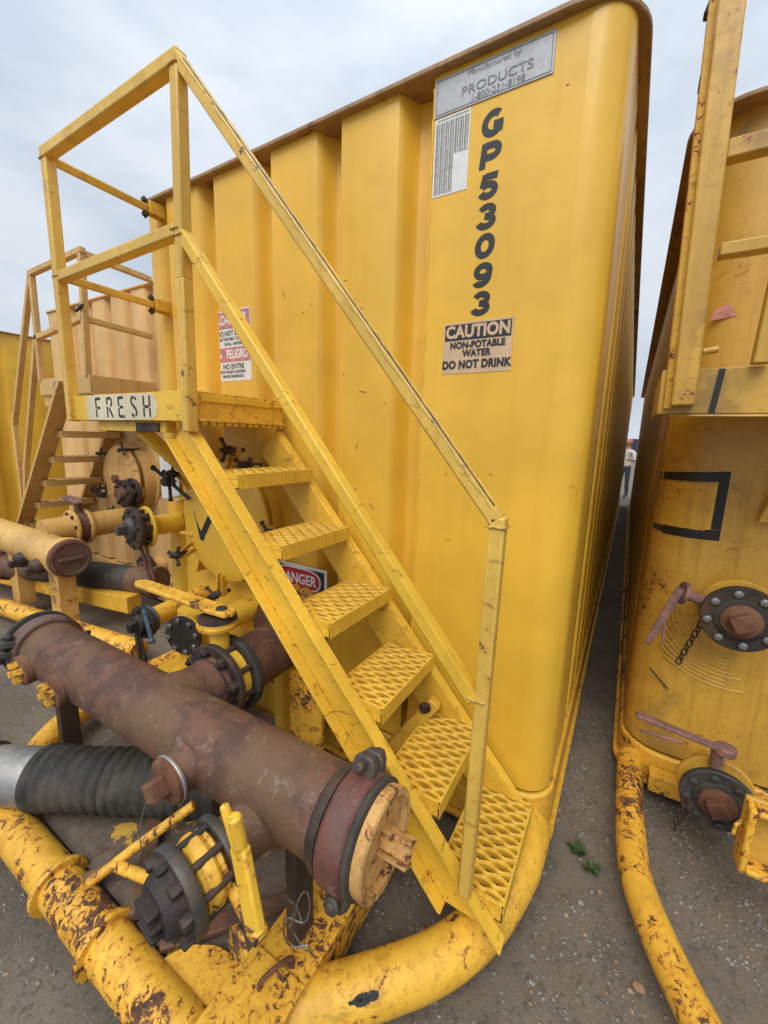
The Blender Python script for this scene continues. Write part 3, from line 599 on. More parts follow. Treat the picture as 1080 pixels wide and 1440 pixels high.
def weld_ring(c, dv, R_, mat='rustdark', rb=.0045):
    n_ = 48; s_, t_, a_ = basis(dv); rw = random.Random(int(abs(c[0]) * 9999)); m = MB()
    m.sweep([Vector(c) + (s_ * math.cos(6.2832 * i / n_) + t_ * math.sin(6.2832 * i / n_)) * (R_ + .0012 * rw.random()) + a_ * .002 * rw.random() for i in range(n_ + 1)], [rb * (.8 + .5 * rw.random()) for _ in range(n_ + 1)], 6); m.build('weld', mat, man)
# legs
for x, zz in ((-.655, .2), (-1.965, .14)):
    m = MB(); c = axis(x); m.span((c.x - .02, c.y - .035, zz), (c.x + .02, c.y + .035, c.z - .09)); m.build('leg', 'rustdark', man, bevel=.003)
# lower valve towards the camera
VX, VZ = -.735, .595; V0 = Vector((VX, .62, VZ)); vd = Vector((-.12, -1, -.06)).normalized()
m = MB(); m.lathe((VX + .015, .64, VZ + .02), vd, [(0, .085), (.02, .074), (.05, .068), (.12, .067)], 32); m.build('nozzle', 'rust', man)
m = MB(); m.lathe(V0 - vd * .006, vd, [(0, .070), (.004, .077), (.014, .0775), (.018, .070)], 32); m.build('weld_ring', 'alu', man)
flange(man, V0 + vd * .085, vd, .098, .022, 'greyiron', 8, bolts=False)
m = MB(); m.lathe(V0 + vd * .105, vd, [(0, .068), (.01, .082), (.02, .080), (.03, .088), (.045, .088), (.055, .082), (.065, .084), (.075, .068)], 32); m.build('valve_body', 'half', man)
for q in ring(V0 + vd * .09, vd, .083, 8, .3): 
    m = MB(); m.cyl(q, q + vd * .13, .0095, 10); m.build('stud', 'rustdark', man)
flange(man, V0 + vd * .180, vd, .104, .028, 'greyiron', 8, br=.016, bL=.022)
m = MB(); m.lathe(V0 + vd * .205, vd, [(0, .078), (.01, .072), (.03, .068), (.042, .06)], 32); m.build('hub', 'rustdark', man)
s, t, w_ = basis(vd); R3 = Matrix((s, t, w_)).transposed()
for k in (-1, 0, 1):
    m = MB(); m.box(V0 + vd * .258 + s * (.0) + t * (.030 * k), (.078 if k == 0 else .066, .013, .03), R3); m.build('plug_rib', 'rustdark', man, bevel=.004)
# lever of the lower valve
lv0, lv1 = Vector((-.575, .485, .53)), Vector((-.645, .505, .70))
m = MB(); m.beam(lv0, lv1, .046, .024, (0, -1, .2)); m.sweep([lv1 - Vector((-.01, 0, .02)), (-.648, .495, .785)], .0155, 12); m.sweep([lv1 - Vector((0, 0, .02)), (-.672, .50, .76), (-.688, .50, .788)], [.014, .012, .010], 12); m.build('lever', 'steel', man, bevel=.006)
m = MB(); m.cyl((-.70, .515, .57), (-.56, .485, .535), .020, 16); m.build('stem', 'half', man)
m = MB(); m.prism([(.05 * math.cos(a), .05 * math.sin(a)) for a in [i * .35 - .6 for i in range(12)]] + [(-.04, -.03)], (-.615, .47, .49), (.8, -.2, .3), (-.2, .1, .9), .008); m.build('lever_plate', 'worn', man)
m = MB(); pts = []
for k in range(40): pts.append((-.55 - .03 * math.sin(k * .5) - .001 * k, .60 + .02 * math.sin(k * .33), .42 + .08 * math.sin(k * .21) + .02 * math.cos(k * .9)))
m.sweep(pts, .0022, 6); m.build('wire_tie', 'zinc', man)
# branch to the tank with butterfly valve
BX = -1.27; bd = Vector((-.03, 1, 0)).normalized(); B0 = axis(BX + .02)
m = MB(); m.lathe(B0, bd, [(0, .114), (.07, .113), (.11, .102), (.16, .102), (.21, .110)], 40); m.build('branch_pipe', 'rust', man)
f1 = B0 + bd * .20
weld_ring(B0 + bd * .178, bd, .104)
flange(man, f1, bd, .150, .026, 'rustdark', 8, bolts=False)
for q in ring(f1, -bd, .125, 8, .25): bolt(man, q, -bd, .019, .024, 'rustdark', .012)
m = MB(); m.lathe(f1 + bd * .026, bd, [(0, .10), (.004, .122), (.05, .122), (.054, .10)], 40); m.build('butterfly_valve', 'steel', man)
for q in ring(f1, bd, .125, 8, .25):
    m = MB(); m.cyl(q, q + bd * .12, .011, 10); m.build('stud', 'rustdark', man)
flange(man, f1 + bd * .082, bd, .152, .030, 'rubber', 8, bolts=False)
m = MB(); m.lathe(f1 + bd * .10, bd, [(0, .113), (.60, .113)], 40); m.build('tank_pipe', 'rust', man)
sc = f1 + bd * .055; 
m = MB(); m.cyl(sc + Vector((-.02, 0, .10)), sc + Vector((-.03, 0, .205)), .036, 20); m.build('valve_neck', 'steel', man)
m = MB(); m.lathe(sc + Vector((-.03, 0, .205)), (0, 0, 1), [(0, .075), (.014, .078), (.016, .072), (.028, .072)], 32); nk = m.build('stem_plate', 'half', man)
m = MB(); m.lathe(sc + Vector((-.03, 0, .234)), (0, 0, 1), [(0, .072), (.012, .07)], 32); m.build('notch_plate', 'rustdark', man)
pv = sc + Vector((-.005, 0, .262)); tip = pv + Vector((-.52, -.02, .01))
m = MB(); s_ = Vector((0, 1, 0)); m.prism([(.045, -.03), (.06, 0), (.045, .03), (-.05, .036), (-.50, .03), (-.53, .012), (-.53, -.012), (-.50, -.03), (-.05, -.036)], pv, (1, .04, -.02), (0, 1, 0), .018); m.build('valve_lever', 'half', man, bevel=.004)
m = MB(); m.lathe(pv + Vector((0, 0, .018)), (0, 0, 1), [(0, .022), (.006, .02)], 16); m.build('lever_nut', 'rustdark', man)
# small drain tee left of the branch
dt = Vector((-1.76, 1.18, .645))
m = MB(); m.cyl(dt + Vector((0, 0, -.18)), dt + Vector((0, 0, .10)), .085, 28); m.cyl(dt, dt + Vector((.05, .34, 0)), .07, 24); m.build('drain_tee', 'steel', man)
fd = Vector((.28, -.96, 0)).normalized(); m = MB(); m.lathe(dt, fd, [(0, .07), (.10, .07)], 24); m.build('tee_branch', 'steel', man)
flange(man, dt + fd * .075, fd, .098, .014, 'half', 8, bolts=False); flange(man, dt + fd * .090, fd, .098, .014, 'rustorange' if False else 'rustdark', 8, 'zinc', .013, .012, 'blind_flange')
m = MB(); m.span((-1.90, 1.02, .36), (-1.52, 1.40, .45)); m.build('tee_saddle', 'steel', man, bevel=.004)
m = MB(); m.cyl((-1.99, 1.00, .41), (-1.86, 1.05, .415), .034, 18); m.build('roller', 'rustdark', man); m = MB(); m.cyl((-2.06, .985, .41), (-1.99, 1.00, .41), .03, 16); m.build('pipe_stub', 'half', man)
m = MB(); m.box((-1.73, 1.018, .40), (.10, .004, .04)); m.build('data_plate', 'plategrey', man)
vv = Vector((-2.06, 1.09, .63)); vvd = Vector((.12, -.98, -.05)).normalized()
m = MB(); m.cyl(vv - vvd * .40, vv - vvd * .02, .05, 18); m.build('drain_pipe', 'half', man)
flange(man, vv - vvd * .03, vvd, .075, .018, 'bluepaint', 8, bolts=False); flange(man, vv, vvd, .088, .022, 'rustdark', 8, 'rustdark', .011, .012)
m = MB(); m.lathe(vv + vvd * .022, vvd, [(0, .05), (.03, .046)], 20); s, t, w_ = basis(vvd); m.box(vv + vvd * .07, (.035, .05, .045), Matrix((s, t, w_)).transposed()); m.build('plug', 'rustdark', man, bevel=.004)
m = MB(); m.beam(vv + Vector((-.02, -.04, -.02)), vv + Vector((-.04, -.02, -.24)), .035, .010, (0, -1, 0)); m.beam(vv + Vector((.01, -.04, -.03)), vv + Vector((.02, -.02, -.25)), .02, .008, (0, -1, 0)); m.build('drop_handle', 'rustdark', man, bevel=.002)
m = MB(); m.cyl(vv + Vector((.03, -.02, .08)), vv + Vector((.10, -.03, -.06)), .012, 10); m.lathe(vv + Vector((.10, -.03, -.06)), (.4, -.2, -.6), [(0, .016), (.012, .02), (.02, .014)], 10); m.build('blue_handle', 'bluepaint', man)
# upper left nozzle with capped valve on the front wall
nv = Vector((-2.375, 1.27, 1.05)); nd = Vector((-.12, -1, 0)).normalized()
uv = part('fill_valve', tank, 'dark capped fill valve on the left of the front wall')
m = MB(); m.lathe((-2.355, YF + .02, 1.05), nd, [(0, .058), (.16, .058)], 24); m.build('pipe', 'steel', uv)
flange(uv, nv - nd * .045, nd, .120, .018, 'steel', 8, 'rustdark', .011, .012); m = MB(); m.lathe(nv - nd * .03, nd, [(0, .082), (.055, .082)], 24); m.build('body', 'rustred', uv)
for q in ring(nv - nd * .03, nd, .095, 8): 
    m = MB(); m.cyl(q, q + nd * .06, .010, 8); m.build('stud', 'rustdark', uv)
flange(uv, nv + nd * .022, nd, .122, .026, 'rustdark', 8, 'rustdark', .012, .012)
m = MB(); m.lathe(nv + nd * .048, nd, [(0, .07), (.015, .066), (.03, .05)], 24); s, t, w_ = basis(nd); m.box(nv + nd * .10, (.05, .05, .05), Matrix((s, t, w_)).transposed()); m.build('plug', 'greyiron', uv, bevel=.004)
m = MB(); m.beam(nv + Vector((-.02, -.0, -.09)), nv + Vector((.03, .02, -.34)), .028, .010, (0, -1, 0)); m.build('hanging_lever', 'rustred', uv, bevel=.002)
m = MB(); m.beam(nv + Vector((.04, -.0, -.09)), nv + Vector((.07, .02, -.33)), .02, .010, (0, -1, 0)); m.build('hanging_lever', 'rust', uv, bevel=.002)
# diagonal foot plates below the branch pipe
m = MB(); m.span((-1.36, 1.30, .13), (-1.30, 1.46, .60)); m.build('gusset', 'half', tank, bevel=.003); m = MB(); m.span((-1.18, 1.22, .13), (-1.0, 1.24, .58)); m.build('gusset', 'worn', tank, bevel=.003)

# ---- skid
sk = part('skid', tank)
def catmull(P, n=8):
    P = [Vector(p) for p in P]; out = []
    for i in range(len(P) - 1):
        a, b, c, d_ = P[max(i - 1, 0)], P[i], P[i + 1], P[min(i + 2, len(P) - 1)]
        for k in range(n):
            t = k / n; out.append(.5 * ((2 * b) + (c - a) * t + (2 * a - 5 * b + 4 * c - d_) * t * t + (3 * b - a - 3 * c + d_) * t ** 3))
    out.append(P[-1]); return out
m = MB(); m.sweep(catmull([(-.165, 1.50, .115), (-.165, 1.40, .115), (-.175, 1.28, .112), (-.225, 1.08, .108), (-.31, .92, .105), (-.43, .78, .105), (-.58, .63, .105), (-.68, .54, .105)]), .070, 28); m.build('nose_pipe', 'half', sk, label='bent yellow nose pipe under the foot of the stairs')
rsc = random.Random(31)
for k in range(26):
    t = rsc.gauss(.5, .22); c = Vector((-.50, .71, .105)).lerp(Vector((-.44, .77, .105)), t); a = rsc.gauss(-1.0, .45); ax_ = Vector((.06, .06, 0)).normalized(); ou = Vector((ax_.y, -ax_.x, 0)) * math.cos(a + 1.57) + Vector((0, 0, 1)) * -math.sin(a)
    q = c + ou.normalized() * .0703; m = MB(); w_ = ou.cross(ax_).normalized(); r1 = rsc.uniform(.003, .012); m.prism([(r1 * (.5 + rsc.random() * .8) * math.cos(i * .7) * 1.5, r1 * (.5 + rsc.random() * .8) * math.sin(i * .7)) for i in range(9)], q, ax_, w_, .0008); m.build('scorch_mark', 'tape', sk)
m = MB(); m.sweep([(-3.2 + i * .0633, .425, .125) for i in range(41)], .064, 28); m.build('front_pipe', 'worn', sk, label='chipped yellow crossbar pipe with two collars')
for x in (-1.45, -1.155):
    m = MB(); m.lathe((x - .006, .425, .125), (1, 0, 0), [(0, .068), (.0, .082), (.010, .086), (.020, .082), (.020, .068)], 36); m.build('collar', 'worn', sk)
m = MB(); m.sweep(catmull([(-2.44, 1.5, .11), (-2.44, 1.2, .11), (-2.40, .95, .11), (-2.28, .72, .11), (-2.10, .55, .11), (-1.9, .46, .11)]), .064, 24); m.build('nose_pipe', 'worn', sk)
m = MB(); m.span((-.735, .44, .185), (-.565, 1.46, .20)); m.span((-.582, .45, .05), (-.57, 1.46, .1845)); m.span((-.73, .45, .05), (-.718, 1.46, .1845)); m.build('longitudinal_beam', 'worn', sk, bevel=.003)
m = MB(); m.prism([(-.74, .30), (-.56, .44), (-.56, .62), (-.74, .62)], (0, 0, .201), (1, 0, 0), (0, 1, 0), .008); m.build('gusset_plate', 'worn', sk, bevel=.002)
m = MB(); m.sweep(catmull([(-.655, .555, .203), (-.655, .56, .225), (-.640, .60, .232), (-.625, .635, .225), (-.622, .64, .203)], 4), .007, 8); m.build('lifting_eye', 'rustorange', sk)
m = MB(); n = 14; vs = []
for j in range(7):
    for i in range(n + 1):
        x = -2.0 + 1.25 * i / n; y = .50 + .46 * j / 6; vs.append((x, y, .128 + .006 * math.sin(i * 1.1 + j) - .008 * math.sin(j * .9)))
m.add(vs, [(j * (n + 1) + i, j * (n + 1) + i + 1, (j + 1) * (n + 1) + i + 1, (j + 1) * (n + 1) + i) for j in range(6) for i in range(n)]); m.build('deck_plate', 'deck', sk, solid=.01)
m = MB(); m.beam((-1.62, .90, .155), (-1.12, .50, .155), .05, .035); m.build('deck_angle', 'rust', sk, bevel=.004)
m = MB(); m.beam((-1.0, .50, .150), (-.76, .78, .150), .05, .02); m.build('deck_angle', 'rust', sk, bevel=.004)
m = MB(); m.sweep([(-1.34, .45, .16), (-1.25, .58, .25), (-1.15, .72, .34)], .016, 16); m.build('brace_pipe', 'worn', sk)
m = MB(); m.sweep([(-1.29, .52, .21), (-1.10, .545, .25), (-.92, .57, .28)], .017, 16); m.build('brace_pipe', 'worn', sk)
m = MB(); m.sweep([(-1.41, .42, .13), (-1.28, .535, .215)], .0185, 14); m.build('brace_socket', 'rust', sk)
m = MB(); m.prism([(-.98, .44), (-.74, .40), (-.74, .60), (-.86, .58), (-.93, .54)], (0, 0, .142), (1, 0, 0), (0, 1, 0), .008); m.build('torn_plate', 'worn', sk)
m = MB(); m.span((-2.0, .97, .04), (-.74, 1.03, .127)); m.build('cross_beam', 'half', sk, bevel=.004)
m = MB(); m.span((-1.95, 1.10, .02), (-1.2, 1.42, .10)); m.build('sump_tray', 'deck', sk, bevel=.004)

# ================================================================== hose lying under the manifold
ho = root('suction_hose', (-1.7, .59, .26), 'black ribbed suction hose with aluminium end sleeve lying under the rusty manifold', 'hose')
H0, H1 = Vector((-2.185, .328, .262)), Vector((-1.20, .88, .262)); hd_ = (H1 - H0).normalized(); HLn = (H1 - H0).length
m = MB(); prof = []; s0 = .40; k = 0
while s0 + k * .007 < HLn: 
    ss = k * .007; prof.append((s0 + ss, .104 + .0105 * abs(math.sin(ss * math.pi / .043)) ** .5 + .003 * math.sin(ss * 23))); k += 1
m.lathe(H0, hd_, prof, 40); m.build('hose_body', 'rubber', ho, angle=60)
m = MB(); m.lathe(H0, hd_, [(.215, .097), (.22, .103), (.40, .104), (.412, .101)], 40); m.build('end_sleeve', 'alu', ho)
m = MB(); prof = [(.0, .10)]
for k in range(11): prof += [(.01 + k * .018, .108), (.018 + k * .018, .115)]
prof += [(.214, .10)]; m.lathe(H0, hd_, prof, 40); m.build('rubber_cuff', 'rubber', ho)
m = MB(); pts = [(-1.18 - .02 * math.sin(i * .35), .63 - .012 * i * .5 + .02 * math.sin(i * .5), .60 - i * .025) for i in range(15)]; m.sweep(pts, .0018, 6); m.build('loose_wire', 'zinc', man)

# ================================================================== left neighbour (peach)
nb = root('storage_tank', (-4.3, 2.12, 0), 'faded peach corrugated tank with its own stairs, left of the numbered yellow tank', 'tank', TG)
fr = [(-5.40, 0)] + [q for q in corrug(-5.38, -3.0, .20, .128, .07, -5.47 + .0, .03)][1:]
tank_shell(nb, -5.47, -2.86, 2.12, 12.9, .265, 2.78, 'beige', fr, 'beige', rc=.1, base='beige_steel', lip=(.015, .02))
np_ = part('platform', nb)
m = MB(); m.span((-4.37, 1.60, 1.87), (-3.52, 1.61, 2.0)); fo = m.build('fascia', 'beige_steel', np_, bevel=.003); m = MB(); m.span((-3.53, 1.61, 1.87), (-3.52, 2.11, 2.0)); m.build('end_plate', 'beige_steel', np_, bevel=.003)
m = MB(); ro = random.Random(2)
for k in range(9): x = -4.12 + k * .032; m.beam((x, 1.5985, 1.90 + ro.random() * .02), (x + ro.random() * .02 - .01, 1.5985, 1.965 + ro.random() * .015), .012, .001, (0, -1, 0))
m.build('smudged_lettering', 'plategrey', np_)
m = MB(); m.span((-4.36, 1.62, 1.95), (-3.54, 2.10, 1.97)); m.build('floor', 'beige_steel', np_)
m = MB(); m.span((-4.36, 1.62, 1.78), (-3.60, 1.66, 1.868)); m.build('support_beam', 'beige_steel', np_)
nh = part('handrail', nb)
def nt(name, a, b, w=.042, mat='beige_steel'): m = MB(); m.beam(a, b, w, w, (0, 1, 0)); return m.build(name, mat, nh, bevel=.005)
nt('post', (-3.56, 1.61, 1.99), (-3.49, 1.61, 2.815)); nt('post', (-4.34, 1.61, 1.99), (-4.31, 1.61, 2.80)); nt('top_rail', (-4.335, 1.61, 2.82), (-3.465, 1.61, 2.835)); nt('middle_rail', (-4.36, 1.61, 2.33), (-3.53, 1.61, 2.40))
nt('side_rail', (-3.49, 1.63, 2.82), (-3.49, 2.10, 2.80)); nt('side_rail', (-3.53, 1.63, 2.39), (-3.53, 2.10, 2.37))
nt('stair_rail', (-4.32, 1.61, 2.81), (-5.03, 1.61, 1.62)); nt('stair_rail', (-4.36, 1.61, 2.31), (-4.88, 1.61, 1.24)); nt('post', (-5.03, 1.61, 1.63), (-5.05, 1.61, .5)); nt('post', (-4.88, 1.61, 1.25), (-5.05, 1.61, .6), .045)
m = MB(); m.cyl((-3.575, 1.58, 2.44), (-3.47, 1.58, 2.47), .01, 8); m.build('cable_tie', 'rubber', nh)
ns = part('staircase', nb)
for yy in (1.60, 2.08):
    m = MB(); m.beam((-3.86, yy, 1.97), (-5.56, yy, .13), .03, .13, (0, 1, 0)); m.build('stringer', 'beige_steel', ns, bevel=.003)
ntm = shared(('tread', 2), tread_mesh, 'beige_steel')
for k in range(7):
    z = 1.575 - k * .225; x = -4.25 - (1.575 - z) * .924; inst('tread', ntm, Matrix.Translation((x - .06, 1.62, z)) @ Matrix.Rotation(math.pi, 4, 'Z') @ Matrix.Translation((0, -.46, 0)) @ Matrix.Diagonal((1, 1.12, 1, 1)), ns)
# hatch, valves and pipes of the neighbour
nc = Vector((-3.93, 1.98, 1.165)); m = MB(); m.lathe((nc.x, 2.14, nc.z), hd, [(0, .35), (.03, .35), (.03, .31), (.12, .31)], 48); nhx = m.build('hatch', 'beige_steel', nb)
m = MB(); m.lathe(nc, hd, [(0, .30), (.012, .302), (.022, .29), (.05, .10), (.052, .01)], 48); m.build('lid', 'cream', nhx, label='rust stained cream hatch lid')
m = MB(); m.lathe(nc + hd * .05, hd, [(0, .045), (.03, .04)], 6); m.build('centre_nut', 'rustorange', nhx)
m = MB(); m.beam((-4.13, 1.955, 1.30), (-4.20, 1.955, 1.0), .035, .006, (0, -1, 0)); m.build('tape_strip', 'tape', nhx)
for an in (135, 200, 250, 60):
    u = Vector((math.cos(math.radians(an)), 0, math.sin(math.radians(an)))); o = nc + u * .31; m = MB(); m.cyl(o + hd * .1, o + hd * -.08, .012, 8)
    for k in range(3): m.cyl(o + hd * .06, o + hd * .07 + Vector((math.cos(k * 2.1 + an), 0, math.sin(k * 2.1 + an))) * .06, .009, 6)
    m.build('wing_nut', 'rustdark', nhx)
nvl = part('side_valve', nb)
m = MB(); m.cyl((-3.72, 2.14, 1.06), (-3.72, 1.90, 1.06), .06, 20); m.build('pipe', 'beige_steel', nvl)
flange(nvl, (-3.72, 1.96, 1.06), hd, .13, .03, 'rustdark', 8, 'rustdark', .016, .02); flange(nvl, (-3.72, 1.89, 1.06), hd, .12, .03, 'rustdark', 8, 'rustdark', .016, .02)
m = MB(); m.lathe((-3.72, 1.86, 1.06), hd, [(0, .06), (.04, .05)], 16); m.build('plug', 'rust', nvl)
nv2 = part('drain_valve', nb); flange(nv2, (-3.68, 2.02, .36), hd, .13, .04, 'rustdark', 8, 'rustdark', .016, .02); m = MB(); m.lathe((-3.68, 1.98, .36), hd, [(0, .08), (.03, .075), (.04, .05)], 20); m.build('plug', 'rust', nv2); m = MB(); m.cyl((-3.68, 2.14, .36), (-3.68, 2.0, .36), .08, 20); m.build('pipe', 'beige_steel', nv2)
m = MB(); m.span((-4.42, 2.0, .96), (-4.28, 2.13, 1.06)); m.build('bolt_bracket', 'beige_steel', nb)
for k, (x, z) in enumerate(((-4.46, 1.02), (-4.36, .98))):
    m = MB(); m.cyl((x - .06, 1.98, z), (x + .07, 1.98, z - .01), .017, 10); m.lathe((x - .02, 1.98, z), (1, 0, 0), [(0, .032), (.03, .032)], 6); m.lathe((x + .04, 1.98, z), (1, 0, 0), [(0, .03), (.025, .03)], 6); m.build('clamp_bolt', 'rubber', nb)
nm = part('manifold', nb, 'old yellow manifold pipe with a brown end cap')
m = MB(); m.sweep([(-7.0 + i * .12, 1.33 + (i - 29.5) * .0006, .66) for i in range(30)], .128, 32); m.build('main_pipe', 'oldyellow', nm)
e = Vector((-3.52, 1.33, .66)); ed = Vector((1, 0, 0))
m = MB(); m.lathe(e - ed * .02, ed, [(0, .130), (.01, .145), (.05, .15), (.075, .146)], 36); m.build('coupling', 'oldyellow', nm)
m = MB(); m.lathe(e + ed * .05, ed, [(0, .14), (.012, .142), (.03, .136), (.036, .118), (.028, .108), (.03, .001)], 36, cap=False); m.build('end_cap', 'rustred', nm)
m = MB(); m.box(e + ed * .09, (.018, .17, .022)); m.build('cap_handle', 'rustred', nm, bevel=.004)
for x in (-3.95, -3.66):
    m = MB(); o = Vector((x, 1.22, .60)); m.lathe(o, (0, -1, -.4), [(0, .06), (.05, .055), (.06, .045)], 16); m.box(o + Vector((0, -.075, -.03)), (.05, .05, .05)); m.build('plug', 'rustdark', nm, bevel=.004)
for x in (-3.63, -4.4, -6.0):
    m = MB(); m.span((x - .075, 1.27, .10), (x + .075, 1.39, .55)); m.build('saddle', 'oldyellow', nm, bevel=.004)
m = MB(); m.cyl((-3.93, 1.34, .78), (-3.93, 2.14, .80), .105, 28); m.build('branch_pipe', 'oldyellow', nm)
for y in (1.56, 1.66): flange(nm, (-3.93, y, .786), hd, .15, .025, 'oldyellow', 8, 'rustdark', .014, .015)
m = MB(); m.lathe((-3.93, 1.635, .786), hd, [(0, .125), (.065, .125)], 28); m.cyl((-3.93, 1.605, .88), (-3.93, 1.605, 1.0), .03, 14); m.build('butterfly_valve', 'rustred', nm)
m = MB(); m.box((-3.99, 1.60, 1.01), (.24, .07, .03), Matrix.Rotation(.12, 3, 'Y')); m.build('valve_lever', 'pink', nm, bevel=.01)
nsk = part('skid', nb)
m = MB(); m.beam((-7.0, 1.02, .21), (-3.2, 1.62, .27), .12, .13); m.build('side_beam', 'half', nsk, bevel=.004)
m = MB(); m.sweep([(-7.0, .80, .10), (-3.6, 1.28, .11), (-2.75, 1.40, .11)], .068, 20); m.build('nose_pipe', 'worn', nsk)
nho = root('suction_hose', (-4.2, 1.4, .4), 'black hose with rusty couplings on the peach tank skid', 'hose')
ha, hb = Vector((-4.62, 1.30, .405)), Vector((-3.12, 1.78, .41)); hv_ = (hb - ha).normalized(); hl = (hb - ha).length
m = MB(); m.lathe(ha, hv_, [(.35, .108)] + [(.35 + k * .012, .108 + .002 * (k % 2)) for k in range(1, int((hl - .6) / .012))] + [(hl - .24, .108)], 32); m.build('hose_body', 'rubber', nho, angle=60)
m = MB(); m.lathe(ha, hv_, [(.0, .10), (.0, .135), (.035, .135), (.045, .115), (.35, .112)], 32); m.build('coupling', 'rust', nho); m = MB(); m.lathe(ha, hv_, [(hl - .24, .110), (hl - .05, .114), (hl - .04, .125), (hl, .125), (hl, .08)], 32); m.build('coupling', 'rust', nho)

# ================================================================== far-left yellow tank, seen from its long side
fl = root('storage_tank', (-8.4, 2.0, 0), 'plain yellow tank at the far left edge behind the peach tank stairs', 'tank', TG)
fr = [(-9.5, 0)] + corrug(-9.48, -7.45, .25, .13, .07, -9.4)[1:]
tank_shell(fl, -9.6, -7.2, 1.2, 12.0, .265, 2.80, 'tank', fr, 'lip', side_period=(.55, .2))

# ================================================================== right neighbour
rt = root('storage_tank', (1.3, 2.12, 0), 'grimy yellow tank at the right with a high platform, taped square and two valves', 'tank', TG)
RY = 2.12
fr = [(.295, 0), (1.0, 0)] + corrug(1.0, 2.4, .25, .13, .07, 1.0)[1:] + [(2.42, 0)]
# shell is built mirrored so that the large rounded corner is on the left
tank_shell(rt, .125, 2.5, RY, 12.75, .20, 2.80, 'right', fr, 'lip', rc=.09, rl=.17, lip=(.07, .075), base='worn')
ry = RY - .0005
def rwall(x, z, lift=.0012):
    if x >= .295: return (x, RY - lift, z)
    dx = .295 - x; r_ = .17; q = math.sqrt(max(r_ * r_ - dx * dx, 1e-6)); k = (r_ + lift) / r_
    return (.295 - dx * k, RY + r_ - q * k, z)
def strip(name, pts, mat, label=None):
    m = MB(); vs = []
    for (x, za, zb_) in pts: vs += [rwall(x, za), rwall(x, zb_)]
    m.add(vs, [(2 * i, 2 * i + 2, 2 * i + 3, 2 * i + 1) for i in range(len(pts) - 1)]); return m.build(name, mat, rt, label=label)
nn = 14
strip('tape_strip', [(.128 + (.352 - .128) * i / nn, 1.448 + .016 * i / nn + (.004 if i < 6 else 0), 1.486 + .020 * i / nn) for i in range(nn + 1)], 'tape')
strip('tape_strip', [(.160 + (.352 - .160) * i / nn, 1.216 + .004 * i / nn, 1.254 + .010 * i / nn) for i in range(nn + 1)], 'tape')
strip('tape_strip', [(.318, 1.2645, 1.4630), (.352, 1.2645, 1.4640)], 'tape')
strip('paint_patch', [(.150 + (.3175 - .150) * i / nn, 1.256, 1.4475) for i in range(nn + 1)], 'half')
strip('tape_end', [(.128 + .032 * i / 4, 1.222, 1.250) for i in range(5)], 'greyiron')
m = MB(); m.prism([(.205, 2.085), (.215, 2.125), (.235, 2.135), (.258, 2.140), (.283, 2.105), (.283, 2.095)], (0, ry, 0), (1, 0, 0), (0, 0, 1), .001); m.build('sticker_scrap', 'pinkscrap', rt, label='torn scrap of a faded pink sticker')
ro = random.Random(8)
for k in range(10):
    R_ = .17 + k * .018; a0, a1 = 170 + ro.random() * 12, 265 + ro.random() * 18; m = MB()
    m.sweep([(.455 + R_ * math.cos(math.radians(a0 + (a1 - a0) * i / 16)), ry - .0002, .92 + R_ * math.sin(math.radians(a0 + (a1 - a0) * i / 16))) for i in range(17) if .455 + R_ * math.cos(math.radians(a0 + (a1 - a0) * i / 16)) > .21], .0036, 6); m.build('scratch', 'right', rt)
m = MB(); m.cyl((.185, ry - .008, .60), (.265, ry - .001, .52), .0035, 6); m.build('gouge', 'rustdark', rt)
def rvalve(c, r, mat, plugmat, bm, nm):
    v = part(nm, rt); c = Vector(c); dd = Vector((-.05, -1, 0)).normalized()
    flange(v, c - dd * .10, dd, r * 1.05, .022, 'right', 8, bolts=False); m = MB(); m.cyl(c - dd * .2, c - dd * .05, r * .66, 28); m.lathe(c - dd * .078, dd, [(0, r * .7), (.05, r * .7)], 28); m.build('valve_body', 'right', v)
    flange(v, c - dd * .03, dd, r, .028, mat, 8, bm, .015, .011); m = MB(); m.lathe(c, dd, [(0, r * .66), (.006, r * .62), (.008, r * .56)], 32); m.build('seal_ring', 'rubber', v)
    m = MB(); m.lathe(c + dd * .006, dd, [(0, r * .5), (.012, r * .5), (.016, r * .45)], 28); m.build('plug', plugmat, v)
    m = MB(); s, t, w_ = basis(dd); m.box(c + dd * .035, (r * .5, r * .5, .04), Matrix((s, t, w_)).transposed() @ Matrix.Rotation(.5, 3, 'Z')); m.build('plug_square', plugmat, v, bevel=.004); return v
v1 = rvalve((.425, 1.93, .965), .125, 'rustdark', 'rustorange', 'zinc', 'fill_valve')
m = MB(); m.cyl((.32, 1.98, 1.00), (.235, 1.965, 1.02), .022, 16); m.lathe((.25, 1.965, 1.02), (-.9, -.2, .2), [(0, .046), (.014, .046)], 20); m.build('valve_stem', 'pink', v1, bevel=.002)
m = MB(); m.beam((.232, 1.945, 1.045), (.165, 1.93, .84), .030, .012, (0, -1, 0)); m.beam((.165, 1.93, .84), (.145, 1.925, .79), .022, .010, (0, -1, 0)); m.build('lever', 'pink', v1, bevel=.003)
m = MB(); m.cyl((.195, 1.935, .915), (.20, 1.93, .80), .006, 8); m.build('trigger_rod', 'pink', v1)
ch_ = shared(('chain_link', 1), lambda m: m.sweep([(.010 * math.cos(a), 0, .017 * math.sin(a)) for a in [i * math.pi / 8 for i in range(17)]], .0032, 6, cap=False), 'chain')
for k in range(9): inst('chain_link', ch_, Matrix.Translation((.318 - k * .0045, 1.98 + k * .012, .90 - k * .027)) @ Matrix.Rotation(k * 1.57 + .4, 4, 'Z'), v1)
v2 = rvalve((.43, 1.80, .285), .118, 'greyiron', 'rustorange', 'greyiron', 'drain_valve')
